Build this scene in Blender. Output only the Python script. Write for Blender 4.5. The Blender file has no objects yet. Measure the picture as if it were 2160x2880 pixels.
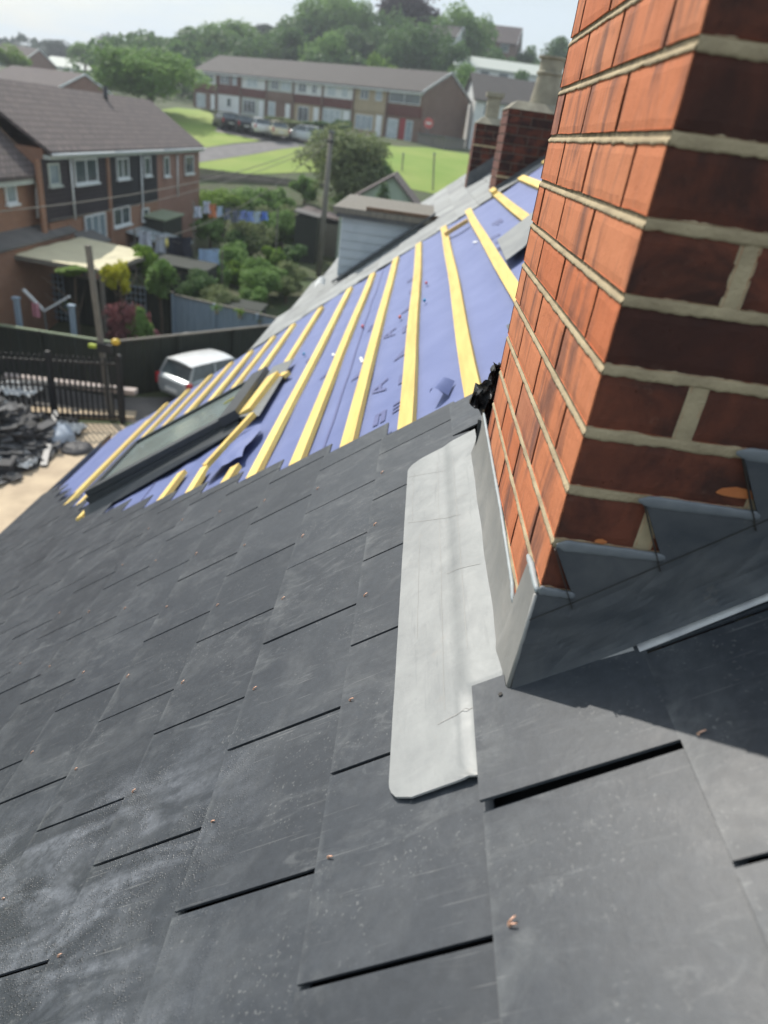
import bpy, bmesh, math, random
from mathutils import Vector, Matrix, noise
random.seed(7)
R_ = random.Random(11)
rad = math.radians
sc = bpy.context.scene
COL = sc.collection

# ------------------------------------------------------------------ survey of the place (metres, camera at the origin)
F_PX, YAW, PITCH, ROLL = 1914.1266, 0.0122923, 0.5039331, 0.1418859     # focal length in px of a 2880 px high frame
RP = 0.6727206            # pitch of the slate roof
HR = 0.6725207            # camera above the slates, square to them
XC, Y1, Y2 = 0.2256, 0.7455, 1.472      # chimney: face towards the eaves, near face, far face
_f = Vector((math.sin(YAW)*math.cos(PITCH), math.cos(YAW)*math.cos(PITCH), -math.sin(PITCH)))
_r = Vector((math.cos(YAW), -math.sin(YAW), 0)); _u = _r.cross(_f)
CR = math.cos(ROLL)*_r + math.sin(ROLL)*_u
CU = -math.sin(ROLL)*_r + math.cos(ROLL)*_u
N = Vector((-math.sin(RP), 0, math.cos(RP)))      # roof normal
DS = Vector((-math.cos(RP), 0, -math.sin(RP)))    # down the slope
KV = 2160/1659
def ray(x, y):
    return _f + (x*KV-1080)/F_PX*CR - (y*KV-1440)/F_PX*CU
def onp(x, y, axis, val):
    d = ray(x, y); return d*(val/d[axis])
def RPT(u, y, off=0.0):
    return N*(off-HR) + DS*u + Vector((0, y, 0))
GP = [(-80,-8.4),(26,-8.4),(30,-7.8),(47,-7.3),(58,-4.9),(70,-2.55),(80,-1.1),(87,-.45),(118,-.1),(150,2.0),(200,4.0),(320,6.0),(600,9)]
def gz(x, y):
    hill = 0.0
    if y > 122:
        sx = max(0, 1-abs((x+8)/62)**2.5); ty = min(1, (y-122)/60); hill = 9.5*sx*ty*ty*(3-2*ty)
    for (a, za), (b, zb) in zip(GP, GP[1:]):
        if y <= b:
            t = max(0, (y-a)/(b-a)); return za+(zb-za)*t+hill
    return GP[-1][1]
def gnd(px, py):
    d = ray(px, py); t = 5.0
    while t < 600:
        P = d*t
        if P.z < gz(P.x, P.y): return Vector((P.x, P.y, gz(P.x, P.y)))
        t += .1 if t < 60 else .3
    return d*t

# ------------------------------------------------------------------ mesh helper
class MB:
    def __init__(s): s.v=[]; s.f=[]; s.r=[]
    def face(s, pts, rnd=0.5):
        i=len(s.v); s.v += [Vector(p) for p in pts]; s.f.append(tuple(range(i, i+len(pts)))); s.r.append(rnd)
    def grid(s, fn, nu, nv, rnd=0.5, flip=False):
        i=len(s.v)
        for a in range(nu+1):
            for b in range(nv+1): s.v.append(Vector(fn(a/nu, b/nv)))
        for a in range(nu):
            for b in range(nv):
                q=(i+a*(nv+1)+b, i+(a+1)*(nv+1)+b, i+(a+1)*(nv+1)+b+1, i+a*(nv+1)+b+1)
                s.f.append(q[::-1] if flip else q); s.r.append(rnd)
    def hexa(s, c, rnd=0.5):   # 8 corners: bottom 0-3 ccw seen from above, top 4-7
        i=len(s.v); s.v += [Vector(p) for p in c]
        for q in ((3,2,1,0),(4,5,6,7),(0,1,5,4),(1,2,6,5),(2,3,7,6),(3,0,4,7)):
            s.f.append(tuple(i+k for k in q)); s.r.append(rnd)
    def box(s, x0,x1,y0,y1,z0,z1, rnd=0.5):
        s.hexa([(x0,y0,z0),(x1,y0,z0),(x1,y1,z0),(x0,y1,z0),(x0,y0,z1),(x1,y0,z1),(x1,y1,z1),(x0,y1,z1)], rnd)
    def bar(s, p, q, w, h, up=(0,0,1), rnd=0.5):
        p=Vector(p); q=Vector(q); d=(q-p).normalized(); up=Vector(up)
        sd=d.cross(up)
        if sd.length<1e-4: sd=d.cross(Vector((1,0,0)))
        sd.normalize(); up=sd.cross(d).normalized()
        a=sd*w/2; b=up*h/2
        s.hexa([p-a-b,p+a-b,q+a-b,q-a-b,p-a+b,p+a+b,q+a+b,q-a+b], rnd)
    def tube(s, pts, r, n=8, rnd=0.5, cap=True):
        pts=[Vector(p) for p in pts]; rs=r if isinstance(r,(list,tuple)) else [r]*len(pts)
        i0=len(s.v); ref=None
        for k,p in enumerate(pts):
            d=(pts[min(k+1,len(pts)-1)]-pts[max(k-1,0)]).normalized()
            if ref is None: ref = Vector((0,0,1)) if abs(d.z)<.9 else Vector((1,0,0))
            a=d.cross(ref).normalized(); b=d.cross(a).normalized()
            for j in range(n):
                t=2*math.pi*j/n; s.v.append(p+(a*math.cos(t)+b*math.sin(t))*rs[k])
        for k in range(len(pts)-1):
            for j in range(n):
                s.f.append((i0+k*n+j, i0+k*n+(j+1)%n, i0+(k+1)*n+(j+1)%n, i0+(k+1)*n+j)); s.r.append(rnd)
        if cap:
            s.f.append(tuple(i0+j for j in range(n))[::-1]); s.r.append(rnd)
            s.f.append(tuple(i0+(len(pts)-1)*n+j for j in range(n))); s.r.append(rnd)
    def lathe(s, c, prof, n=24, rnd=0.5):
        c=Vector(c); i0=len(s.v)
        for r,z in prof:
            for j in range(n):
                t=2*math.pi*j/n; s.v.append(c+Vector((r*math.cos(t), r*math.sin(t), z)))
        for k in range(len(prof)-1):
            for j in range(n):
                s.f.append((i0+k*n+j, i0+k*n+(j+1)%n, i0+(k+1)*n+(j+1)%n, i0+(k+1)*n+j)); s.r.append(rnd)
        s.f.append(tuple(i0+j for j in range(n))[::-1]); s.r.append(rnd)
        s.f.append(tuple(i0+(len(prof)-1)*n+j for j in range(n))); s.r.append(rnd)
    def slab(s, poly, off, rnd=0.5):      # polygon (world pts) extruded by vector off
        off=Vector(off); i=len(s.v); n=len(poly); s.v += [Vector(p) for p in poly]+[Vector(p)+off for p in poly]
        s.f.append(tuple(range(i,i+n))[::-1]); s.r.append(rnd)
        s.f.append(tuple(range(i+n,i+2*n))); s.r.append(rnd)
        for k in range(n):
            k2=(k+1)%n; s.f.append((i+k,i+k2,i+n+k2,i+n+k)); s.r.append(rnd)

def tag(o, label=None, cat=None, group=None, kind=None):
    if label: o['label']=label
    if cat: o['category']=cat
    if group: o['group']=group
    if kind: o['kind']=kind
    return o
def mesh(name, mb, mat, smooth=False, shift=None):
    me=bpy.data.meshes.new(name)
    vs=mb.v if shift is None else [p-shift for p in mb.v]
    me.from_pydata([tuple(p) for p in vs], [], mb.f)
    me.materials.append(mat)
    if len(set(mb.r))>1:
        at=me.attributes.new('rnd','FLOAT','FACE')
        at.data.foreach_set('value', mb.r)
    if smooth: me.polygons.foreach_set('use_smooth',[True]*len(me.polygons))
    me.update(); bmx=bmesh.new(); bmx.from_mesh(me); bmesh.ops.recalc_face_normals(bmx, faces=bmx.faces); bmx.to_mesh(me); bmx.free()
    return me
def link(name, me, parent=None, loc=None):
    o=bpy.data.objects.new(name, me); COL.objects.link(o)
    if parent is not None: o.parent=parent
    if loc is not None: o.location=loc
    return o
def wroot(p):
    v=Vector((0,0,0))
    while p is not None: v+=p.location; p=p.parent
    return v
def part(name, mb, mat, parent, label=None, smooth=False, local=False, kind=None):
    sh=None if local else wroot(parent)
    o=link(name, mesh(name, mb, mat, smooth, sh), parent)
    return tag(o, label, None, None, kind)
def thing(name, loc, label, cat, group=None, rz=0):
    o=bpy.data.objects.new(name,None); COL.objects.link(o); o.location=loc; o.rotation_euler=(0,0,rz); o.empty_display_size=.2
    return tag(o,label,cat,group)
def solo(name, mb, mat, label, cat, group=None, smooth=False, base=None):
    if base is None:
        xs=[p.x for p in mb.v]; ys=[p.y for p in mb.v]; base=Vector(((min(xs)+max(xs))/2,(min(ys)+max(ys))/2,min(p.z for p in mb.v)))
    o=link(name, mesh(name, mb, mat, smooth, base), None, base)
    return tag(o,label,cat,group)
def struct(name, mb, mat, smooth=False):
    o=link(name, mesh(name, mb, mat, smooth)); return tag(o,kind='structure')
def copy_tree(o, parent=None):
    c=o.copy(); COL.objects.link(c); c.parent=parent
    for ch in list(o.children): copy_tree(ch, c)
    return c

# ------------------------------------------------------------------ materials
def newmat(name):
    m=bpy.data.materials.new(name); m.use_nodes=True; nt=m.node_tree; nt.nodes.clear()
    out=nt.nodes.new('ShaderNodeOutputMaterial'); b=nt.nodes.new('ShaderNodeBsdfPrincipled'); nt.links.new(b.outputs[0],out.inputs[0])
    return m,nt,b
def nd(nt, t, **k):
    n=nt.nodes.new(t)
    for a,v in k.items():
        if a in ('op',): n.operation=v
        else: setattr(n,a,v)
    return n
def coord(nt, scale=(1,1,1), rot=(0,0,0)):
    tc=nd(nt,'ShaderNodeTexCoord'); mp=nd(nt,'ShaderNodeMapping'); mp.inputs['Scale'].default_value=scale; mp.inputs['Rotation'].default_value=rot
    nt.links.new(tc.outputs['Object'],mp.inputs[0]); return mp.outputs[0]
def nz(nt, co, scale, detail=4, rough=.55, dist=0):
    n=nd(nt,'ShaderNodeTexNoise'); n.inputs['Scale'].default_value=scale; n.inputs['Detail'].default_value=detail; n.inputs['Roughness'].default_value=rough; n.inputs['Distortion'].default_value=dist
    nt.links.new(co,n.inputs['Vector']); return n.outputs['Fac']
def ramp(nt, fac, a, b, ca=(0,0,0,1), cb=(1,1,1,1)):
    r=nd(nt,'ShaderNodeValToRGB'); e=r.color_ramp.elements; e[0].position=a; e[1].position=b; e[0].color=ca; e[1].color=cb
    nt.links.new(fac,r.inputs[0]); return r.outputs[0]
def mix(nt, fac, a, b, mode='MIX'):
    n=nd(nt,'ShaderNodeMix'); n.data_type='RGBA'; n.blend_type=mode
    if isinstance(fac,(int,float)): n.inputs[0].default_value=fac
    else: nt.links.new(fac,n.inputs[0])
    for s,v in ((6,a),(7,b)):
        if isinstance(v,(tuple,list)): n.inputs[s].default_value=tuple(v)[:3]+(1,)
        else: nt.links.new(v,n.inputs[s])
    return n.outputs[2]
def mth(nt, op, a, b=None, clamp=False):
    n=nd(nt,'ShaderNodeMath'); n.operation=op; n.use_clamp=clamp
    for s,v in ((0,a),(1,b)):
        if v is None: continue
        if isinstance(v,(int,float)): n.inputs[s].default_value=v
        else: nt.links.new(v,n.inputs[s])
    return n.outputs[0]
def attr(nt, name='rnd'):
    a=nd(nt,'ShaderNodeAttribute'); a.attribute_name=name; return a.outputs['Fac']
def bump(nt, b, h, strength=.3, dist=.01, prev=None):
    n=nd(nt,'ShaderNodeBump'); n.inputs['Strength'].default_value=strength; n.inputs['Distance'].default_value=dist
    nt.links.new(h,n.inputs['Height'])
    if prev is not None: nt.links.new(prev,n.inputs['Normal'])
    nt.links.new(n.outputs[0],b.inputs['Normal']); return n.outputs[0]
def M(name, c1, c2=None, scale=8, rough=.8, bstr=.25, bscale=None, bdist=.01, metal=0, detail=5, stretch=(1,1,1), lo=.35, hi=.65, spec=None, rndv=0):
    m,nt,b=newmat(name)
    co=coord(nt,stretch); f=nz(nt,co,scale,detail)
    col=mix(nt, ramp(nt,f,lo,hi), c1, c2 or tuple(x*.75 for x in c1))
    if rndv:
        v=mth(nt,'MULTIPLY_ADD',attr(nt),rndv); nt.nodes[-1].inputs[2].default_value=1-rndv/2
        cc=nd(nt,'ShaderNodeCombineColor'); [nt.links.new(v,cc.inputs[i]) for i in range(3)]
        col=mix(nt,1.0,col,cc.outputs[0],'MULTIPLY')
    nt.links.new(col,b.inputs['Base Color']); b.inputs['Roughness'].default_value=rough; b.inputs['Metallic'].default_value=metal
    if spec is not None: b.inputs['Specular IOR Level'].default_value=spec
    if bstr: bump(nt,b,nz(nt,co,bscale or scale*4,6),bstr,bdist)
    return m

# new fibre slates: dusty, smeared, faintly blue grey
def m_slate():
    m,nt,b=newmat('slate'); co=coord(nt)
    # stretched down the slope: rotate object space about Y so X runs down the slope
    cs=coord(nt,(1,1,1),(0,-RP,0)); 
    st=nd(nt,'ShaderNodeMapping'); st.inputs['Scale'].default_value=(1.0,3.0,1.0); st.inputs['Rotation'].default_value=(0,0,rad(24)); nt.links.new(cs,st.inputs[0])
    big=nz(nt,co,2.2,5,.6,.6); fine=nz(nt,co,60,6,.7); smear=nz(nt,st.outputs[0],9,8,.72,1.2); cloud=nz(nt,co,6,6,.65,1.0)
    base=mix(nt, ramp(nt,big,.3,.7), (.043,.049,.058),(.058,.065,.074))
    v=mth(nt,'MULTIPLY_ADD',attr(nt),.17); nt.nodes[-1].inputs[2].default_value=.90
    cc=nd(nt,'ShaderNodeCombineColor'); [nt.links.new(v,cc.inputs[i]) for i in range(3)]
    base=mix(nt,1.0,base,cc.outputs[0],'MULTIPLY')
    base=mix(nt, mth(nt,'MULTIPLY',ramp(nt,cloud,.50,.74),.42), base,(.125,.133,.140))
    sm=mth(nt,'MULTIPLY',ramp(nt,smear,.54,.79),ramp(nt,nz(nt,co,3.1,3,.5),.43,.64))
    base=mix(nt, mth(nt,'MULTIPLY',sm,.58), base,(.26,.27,.27))
    sp=nz(nt,co,170,2,.5); spm=mth(nt,'MULTIPLY',ramp(nt,sp,.62,.70),ramp(nt,nz(nt,co,9,4,.6),.47,.62))
    base=mix(nt, mth(nt,'MULTIPLY',spm,.22), base,(.42,.42,.40))
    # chalk and scuffs gathered along the tails
    geo=nd(nt,'ShaderNodeNewGeometry'); sxyz=nd(nt,'ShaderNodeSeparateXYZ'); nt.links.new(geo.outputs['Position'],sxyz.inputs[0])
    uu=mth(nt,'ADD',mth(nt,'MULTIPLY',sxyz.outputs[0],-math.cos(RP)),mth(nt,'MULTIPLY',sxyz.outputs[2],-math.sin(RP)))
    fr=mth(nt,'FRACT',mth(nt,'DIVIDE',mth(nt,'SUBTRACT',uu,.052+.0-2.5),.25))
    td_=mth(nt,'MULTIPLY',ramp(nt,fr,.955,.995),ramp(nt,nz(nt,co,16,5,.7),.42,.62))
    base=mix(nt, mth(nt,'MULTIPLY',td_,.22), base,(.24,.25,.25))
    ed_=mth(nt,'MULTIPLY',ramp(nt,fr,.70,.99),ramp(nt,nz(nt,co,7,6,.7,.8),.50,.72))
    base=mix(nt, mth(nt,'MULTIPLY',ed_,.5), base,(.20,.21,.21))
    # fine straight scratches
    sx=nd(nt,'ShaderNodeMapping'); sx.inputs['Scale'].default_value=(2.5,75,2.5); sx.inputs['Rotation'].default_value=(0,0,rad(-33)); nt.links.new(cs,sx.inputs[0])
    scr=mth(nt,'MULTIPLY',ramp(nt,nz(nt,sx.outputs[0],3.0,2,.5),.66,.71),ramp(nt,nz(nt,co,5.3,3,.5),.46,.58))
    base=mix(nt, mth(nt,'MULTIPLY',scr,.20), base,(.38,.38,.37))
    nt.links.new(base,b.inputs['Base Color'])
    rg=mth(nt,'MULTIPLY_ADD',cloud,.30); nt.nodes[-1].inputs[2].default_value=.30
    nt.links.new(rg,b.inputs['Roughness']); b.inputs['Specular IOR Level'].default_value=.38
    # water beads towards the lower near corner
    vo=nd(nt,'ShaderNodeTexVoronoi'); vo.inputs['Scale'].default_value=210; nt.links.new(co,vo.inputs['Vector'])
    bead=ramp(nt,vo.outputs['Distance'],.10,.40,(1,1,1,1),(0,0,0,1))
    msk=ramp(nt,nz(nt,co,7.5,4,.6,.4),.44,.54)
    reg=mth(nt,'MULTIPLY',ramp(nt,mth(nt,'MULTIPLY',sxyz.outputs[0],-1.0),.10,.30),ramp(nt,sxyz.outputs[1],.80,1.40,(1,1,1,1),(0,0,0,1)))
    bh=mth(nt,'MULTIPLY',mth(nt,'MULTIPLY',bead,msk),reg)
    film=mth(nt,'MULTIPLY',ramp(nt,nz(nt,st.outputs[0],4.2,5,.6,.5),.44,.60),reg)  # film: reflected sky sheen painted into the slate colour as a bluish tint
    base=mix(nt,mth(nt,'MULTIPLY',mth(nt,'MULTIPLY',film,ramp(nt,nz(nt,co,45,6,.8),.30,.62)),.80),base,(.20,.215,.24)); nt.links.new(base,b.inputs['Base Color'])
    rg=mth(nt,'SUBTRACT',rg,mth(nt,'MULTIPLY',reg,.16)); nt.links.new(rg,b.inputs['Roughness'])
    base2=mix(nt,ramp(nt,fine,.35,.70),(.86,.86,.86),(1.12,1.12,1.12)); fb=mix(nt,1.0,base,base2,'MULTIPLY'); nt.links.new(fb,b.inputs['Base Color']); p=bump(nt,b,fine,.16,.002); p=bump(nt,b,smear,.10,.002,p); bump(nt,b,bh,.75,.0018,p)
    return m
def m_brick(name, a, bcol, dark, sootdir=True, darkamt=.5):
    m,nt,b=newmat(name); co=coord(nt)
    f=nz(nt,co,14,6,.6); col=mix(nt,attr(nt),a,bcol)
    col=mix(nt,mth(nt,'MULTIPLY',ramp(nt,f,.45,.75),.4),col,tuple(x*.62 for x in a))
    # kiln-smoked patches
    st=coord(nt,(3,9,2.2)); k=nz(nt,st,1.7,5,.6,.5)
    col=mix(nt,mth(nt,'MULTIPLY',ramp(nt,k,.50,.66),.72),col,(.13,.075,.065))
    odd=ramp(nt,attr(nt),.86,.88); col=mix(nt,mth(nt,'MULTIPLY',odd,.55),col,(.22,.10,.09))
    # lime bloom
    st2=coord(nt,(5,30,2.5)); col=mix(nt,mth(nt,'MULTIPLY',ramp(nt,nz(nt,st2,2.6,5,.65),.60,.78),.42),col,(.46,.33,.27))
    # soot on the sheltered side
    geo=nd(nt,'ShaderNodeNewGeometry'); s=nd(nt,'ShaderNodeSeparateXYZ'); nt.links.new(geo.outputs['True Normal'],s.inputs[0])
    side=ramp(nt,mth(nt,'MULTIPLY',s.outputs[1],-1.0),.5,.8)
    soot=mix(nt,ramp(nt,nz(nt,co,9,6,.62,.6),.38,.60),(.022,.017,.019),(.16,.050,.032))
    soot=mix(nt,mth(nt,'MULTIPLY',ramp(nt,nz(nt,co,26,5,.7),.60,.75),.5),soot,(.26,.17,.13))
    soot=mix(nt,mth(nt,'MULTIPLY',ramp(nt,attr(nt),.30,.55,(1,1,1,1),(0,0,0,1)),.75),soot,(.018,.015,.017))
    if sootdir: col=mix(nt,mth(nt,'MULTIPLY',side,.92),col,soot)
    pit=nd(nt,'ShaderNodeTexVoronoi'); pit.inputs['Scale'].default_value=150; nt.links.new(coord(nt,(1,1.4,.55)),pit.inputs['Vector'])
    ph=ramp(nt,pit.outputs['Distance'],.07,.17); pm=ramp(nt,nz(nt,co,35,3,.5),.56,.60)
    pitm=mth(nt,'MULTIPLY',mth(nt,'SUBTRACT',1.0,ph),pm)
    col=mix(nt,mth(nt,'MULTIPLY',pitm,.75),col,(.09,.03,.02))
    nt.links.new(col,b.inputs['Base Color']); b.inputs['Roughness'].default_value=.82; b.inputs['Specular IOR Level'].default_value=.3
    p=bump(nt,b,nz(nt,co,110,6,.7),.55,.0022); p=bump(nt,b,nz(nt,coord(nt,(2,12,1)),9,5,.6),.25,.003,p); bump(nt,b,mth(nt,'SUBTRACT',1.0,pitm),.7,.002,p)
    return m
def m_lead(name, c1, c2, rough, lines=True):
    m,nt,b=newmat(name); co=coord(nt)
    a=nz(nt,co,11,6,.62,.5); col=mix(nt,ramp(nt,a,.35,.68),c1,c2)
    st=coord(nt,(1,14,1),(0,-RP,0)); w=nz(nt,st,7,5,.7)
    st3=coord(nt,(22,1.2,8),(0,-RP,0)); w3=nz(nt,st3,5,4,.6)
    if lines:
        col=mix(nt,mth(nt,'MULTIPLY',ramp(nt,w3,.60,.75),.30),col,tuple(x*.62 for x in c2))
        col=mix(nt,mth(nt,'MULTIPLY',ramp(nt,nz(nt,co,38,5,.7),.58,.76),.28),col,tuple(x*.6 for x in c2))
    col=mix(nt,mth(nt,'MULTIPLY',ramp(nt,nz(nt,co,26,5,.7),.62,.74),.25),col,(.34,.30,.26))
    nt.links.new(col,b.inputs['Base Color']); b.inputs['Metallic'].default_value=.25
    rg=mth(nt,'MULTIPLY_ADD',a,.3); nt.nodes[-1].inputs[2].default_value=rough-.15; nt.links.new(rg,b.inputs['Roughness'])
    p=bump(nt,b,nz(nt,co,16,4,.5,.3),.28,.006); bump(nt,b,nz(nt,co,130,5,.6),.10,.001,p)
    return m
def m_tiles(name, a, b2, rows=3.2, moss=.3):
    m,nt,b=newmat(name); co=coord(nt)
    br=nd(nt,'ShaderNodeTexBrick'); br.inputs['Scale'].default_value=1; br.inputs['Mortar Size'].default_value=.035; br.inputs['Brick Width'].default_value=.30; br.inputs['Row Height'].default_value=.26
    br.inputs['Color1'].default_value=(*a,1); br.inputs['Color2'].default_value=(*b2,1); br.inputs['Mortar'].default_value=(a[0]*.4,a[1]*.4,a[2]*.4,1)
    tc=nd(nt,'ShaderNodeTexCoord'); s_=nd(nt,'ShaderNodeSeparateXYZ'); nt.links.new(tc.outputs['Object'],s_.inputs[0]); c_=nd(nt,'ShaderNodeCombineXYZ'); nt.links.new(mth(nt,'ADD',s_.outputs[0],s_.outputs[1]),c_.inputs[0]); nt.links.new(mth(nt,'MULTIPLY',s_.outputs[2],1.5),c_.inputs[1]); nt.links.new(c_.outputs[0],br.inputs['Vector'])
    col=mix(nt,mth(nt,'MULTIPLY',ramp(nt,nz(nt,co,.9,5,.6),.42,.7),.6),br.outputs['Color'],tuple(x*.72 for x in a))
    col=mix(nt,mth(nt,'MULTIPLY',ramp(nt,nz(nt,co,3.1,5,.7),.60,.72),moss),col,(.16,.14,.07))
    nt.links.new(col,b.inputs['Base Color']); b.inputs['Roughness'].default_value=.9
    bump(nt,b,br.outputs['Fac'],.5,-.02)
    return m
def m_wallbrick(name, a, b2, mort=(.35,.31,.26)):
    m,nt,b=newmat(name)
    br=nd(nt,'ShaderNodeTexBrick'); br.inputs['Scale'].default_value=1; br.inputs['Mortar Size'].default_value=.007; br.inputs['Brick Width'].default_value=.225; br.inputs['Row Height'].default_value=.075
    br.inputs['Color1'].default_value=(*a,1); br.inputs['Color2'].default_value=(*b2,1); br.inputs['Mortar'].default_value=(*mort,1)
    tc=nd(nt,'ShaderNodeTexCoord'); s=nd(nt,'ShaderNodeSeparateXYZ'); nt.links.new(tc.outputs['Object'],s.inputs[0])
    c=nd(nt,'ShaderNodeCombineXYZ'); nt.links.new(mth(nt,'ADD',s.outputs[0],s.outputs[1]),c.inputs[0]); nt.links.new(s.outputs[2],c.inputs[1]); nt.links.new(c.outputs[0],br.inputs['Vector'])
    col=mix(nt,mth(nt,'MULTIPLY',ramp(nt,nz(nt,coord(nt),1.6,5,.6),.4,.7),.4),br.outputs['Color'],tuple(x*.6 for x in a))
    nt.links.new(col,b.inputs['Base Color']); b.inputs['Roughness'].default_value=.9; bump(nt,b,br.outputs['Fac'],.4,-.01)
    return m
def m_leaf(name, a, b2, c3=None):
    m,nt,b=newmat(name); co=coord(nt)
    col=mix(nt,attr(nt),a,b2)
    col=mix(nt,mth(nt,'MULTIPLY',ramp(nt,nz(nt,co,.55,4,.6),.42,.66),.55),col,c3 or tuple(x*.45 for x in a))
    nt.links.new(col,b.inputs['Base Color']); b.inputs['Roughness'].default_value=.65; b.inputs['Specular IOR Level'].default_value=.25
    tr=nd(nt,'ShaderNodeBsdfTranslucent'); nt.links.new(col,tr.inputs[0])
    ms=nd(nt,'ShaderNodeMixShader'); ms.inputs[0].default_value=.42; nt.links.new(b.outputs[0],ms.inputs[1]); nt.links.new(tr.outputs[0],ms.inputs[2])
    nt.links.new(ms.outputs[0],nt.nodes['Material Output'].inputs[0]); return m

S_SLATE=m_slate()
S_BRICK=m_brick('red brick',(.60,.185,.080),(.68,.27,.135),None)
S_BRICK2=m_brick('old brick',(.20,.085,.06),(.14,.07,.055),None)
S_MORT=M('new mortar',(.53,.43,.27),(.36,.285,.18),16,.95,.8,190,.0025,detail=8)
S_MORTD=M('joint mortar',(.27,.22,.13),(.12,.095,.06),60,.95,.5,200,.002)
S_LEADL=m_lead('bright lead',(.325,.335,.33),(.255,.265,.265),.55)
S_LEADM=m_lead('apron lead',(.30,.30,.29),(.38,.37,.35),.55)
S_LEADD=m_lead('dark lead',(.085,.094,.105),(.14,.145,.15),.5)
S_LEADE=M('cut lead edge',(.55,.55,.53),(.42,.42,.42),30,.45,.2,90,.001,metal=.3)
S_SCRIBE=M('scribe',(.05,.045,.04),None,30,.7,0)
S_SEAL=M('grey sealant',(.22,.235,.245),(.17,.185,.20),30,.42,.25,90,.0015)
S_SEALL=M('pale sealant',(.40,.44,.45),(.33,.37,.38),30,.5,.25,90,.0015)
S_PINE=M('pine batten',(.84,.64,.20),(.74,.50,.15),5,.75,.2,40,.001,stretch=(6,.6,6),rndv=.3)
S_PINED=M('offcut pine',(.62,.44,.20),(.5,.33,.14),6,.8,.2,40,.001,stretch=(6,.8,6))
S_MEMB=M('breather membrane',(.118,.152,.330),(.148,.184,.375),5,.62,.25,22,.006,lo=.3,hi=.7)
S_PRINT=M('membrane print',(.10,.115,.25),(.12,.14,.30),60,.7,0)
S_COP=M('copper',(.80,.50,.36),(.7,.40,.28),90,.45,.2,200,.0005,metal=.5)
S_BLACKF=M('black film',(.018,.018,.02),(.03,.03,.032),30,.35,.6,40,.006)
S_DKVOID=M('batten shadow void',(.02,.02,.022),None,10,.95,0)
S_FRAME=M('window frame grey',(.055,.060,.064),(.045,.05,.054),14,.42,.1,60,.001)
S_FRAMEL=M('window cladding',(.17,.18,.18),(.14,.15,.15),14,.45,.1,60,.001)
S_GLASS=M('roof glass',(.27,.32,.30),(.21,.25,.235),2.5,.06,0,spec=.8)
S_OLDSLATE=M('old slate',(.33,.34,.33),(.25,.26,.26),5,.75,.3,30,.004,rndv=.30)
S_CLADB=M('blue boards',(.46,.51,.55),(.40,.45,.49),6,.6,.1,40,.002)
S_BROWN=M('brown timber',(.19,.125,.085),(.12,.08,.055),8,.8,.3,50,.003)
S_TERRA=M('clay pot',(.36,.33,.25),(.24,.22,.17),9,.85,.3,50,.003)
S_GREYT=M('weathered wood',(.23,.21,.175),(.15,.14,.12),9,.85,.3,50,.003,stretch=(4,4,.5))
S_FENCE=M('dark green boards',(.028,.034,.024),(.018,.023,.017),7,.8,.3,50,.003,stretch=(3,3,.4))
S_FENCEB=M('blue boards fence',(.30,.38,.46),(.24,.31,.38),4,.75,.2,50,.003,stretch=(3,3,.4))
S_CAPG=M('mossy capping',(.30,.36,.24),(.24,.27,.18),8,.85,.2,50,.003)
S_BLACK=M('black iron',(.012,.013,.016),(.02,.02,.022),20,.45,.1)
S_PLASTER=M('white paint',(.74,.75,.73),(.66,.67,.66),5,.7,.1)
S_SOFFIT=M('soffit',(.50,.53,.47),(.42,.45,.41),5,.7,.1)
S_UPVC=M('white frame',(.78,.80,.80),(.7,.72,.72),9,.4,0)
S_PANE=M('window pane',(.055,.07,.075),(.12,.15,.16),1.3,.07,0,spec=.8)
S_PANEL=M('bright pane',(.30,.36,.39),(.20,.25,.28),1.3,.1,0,spec=.8)
S_NET=M('net curtain pane',(.5,.56,.58),(.36,.42,.44),2,.2,0)
S_HUNG=m_tiles('dark hung tiles',(.045,.034,.038),(.06,.045,.05),moss=0)
S_HUNGB=m_tiles('black hung tiles',(.022,.022,.025),(.032,.032,.036),moss=0)
S_HUNGR=m_tiles('red hung tiles',(.165,.052,.040),(.20,.07,.05),moss=0)
S_ROOFT=m_tiles('brown roof tiles',(.165,.130,.122),(.105,.088,.086))
S_ROOFT2=m_tiles('grey roof tiles',(.135,.12,.11),(.11,.10,.094))
S_WBR=m_wallbrick('orange wall brick',(.33,.145,.075),(.27,.12,.065))
S_WBR2=m_wallbrick('pink wall brick',(.36,.17,.12),(.30,.14,.10))
S_WBR3=m_wallbrick('brown gable brick',(.20,.10,.068),(.15,.08,.055))
S_BUFF=m_wallbrick('buff brick',(.48,.38,.24),(.42,.33,.2))
S_CREAM=M('cream awning cloth',(.68,.62,.42),(.62,.56,.38),2,.85,.2,30,.004)
S_GRASS=M('lawn grass',(.175,.275,.035),(.27,.33,.07),.16,.9,.5,30,.03)
S_EARTH=M('rough ground',(.055,.085,.028),(.085,.09,.045),.7,.95,.5,9,.04)
S_PAVE=M('sandy slabs',(.60,.48,.33),(.46,.36,.25),1.6,.9,.3,14,.01,detail=8)
S_TARMAC=M('tarmac',(.16,.15,.15),(.20,.19,.185),1.5,.9,.3,60,.005)
S_YARD=M('yard concrete',(.17,.16,.15),(.12,.115,.11),1.2,.9,.3,30,.005)
S_KERB=M('pale kerb',(.52,.44,.40),(.42,.36,.33),3,.9,.1)
L_A=m_leaf('leaf mid green',(0.158,0.275,0.076),(0.248,0.385,0.117),(0.097,0.165,0.058))
L_B=m_leaf('leaf dark green',(0.090,0.164,0.060),(0.149,0.247,0.083),(0.048,0.086,0.041))
L_C=m_leaf('leaf bright green',(0.171,0.289,0.046),(0.263,0.394,0.072),(0.092,0.158,0.035))
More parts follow.
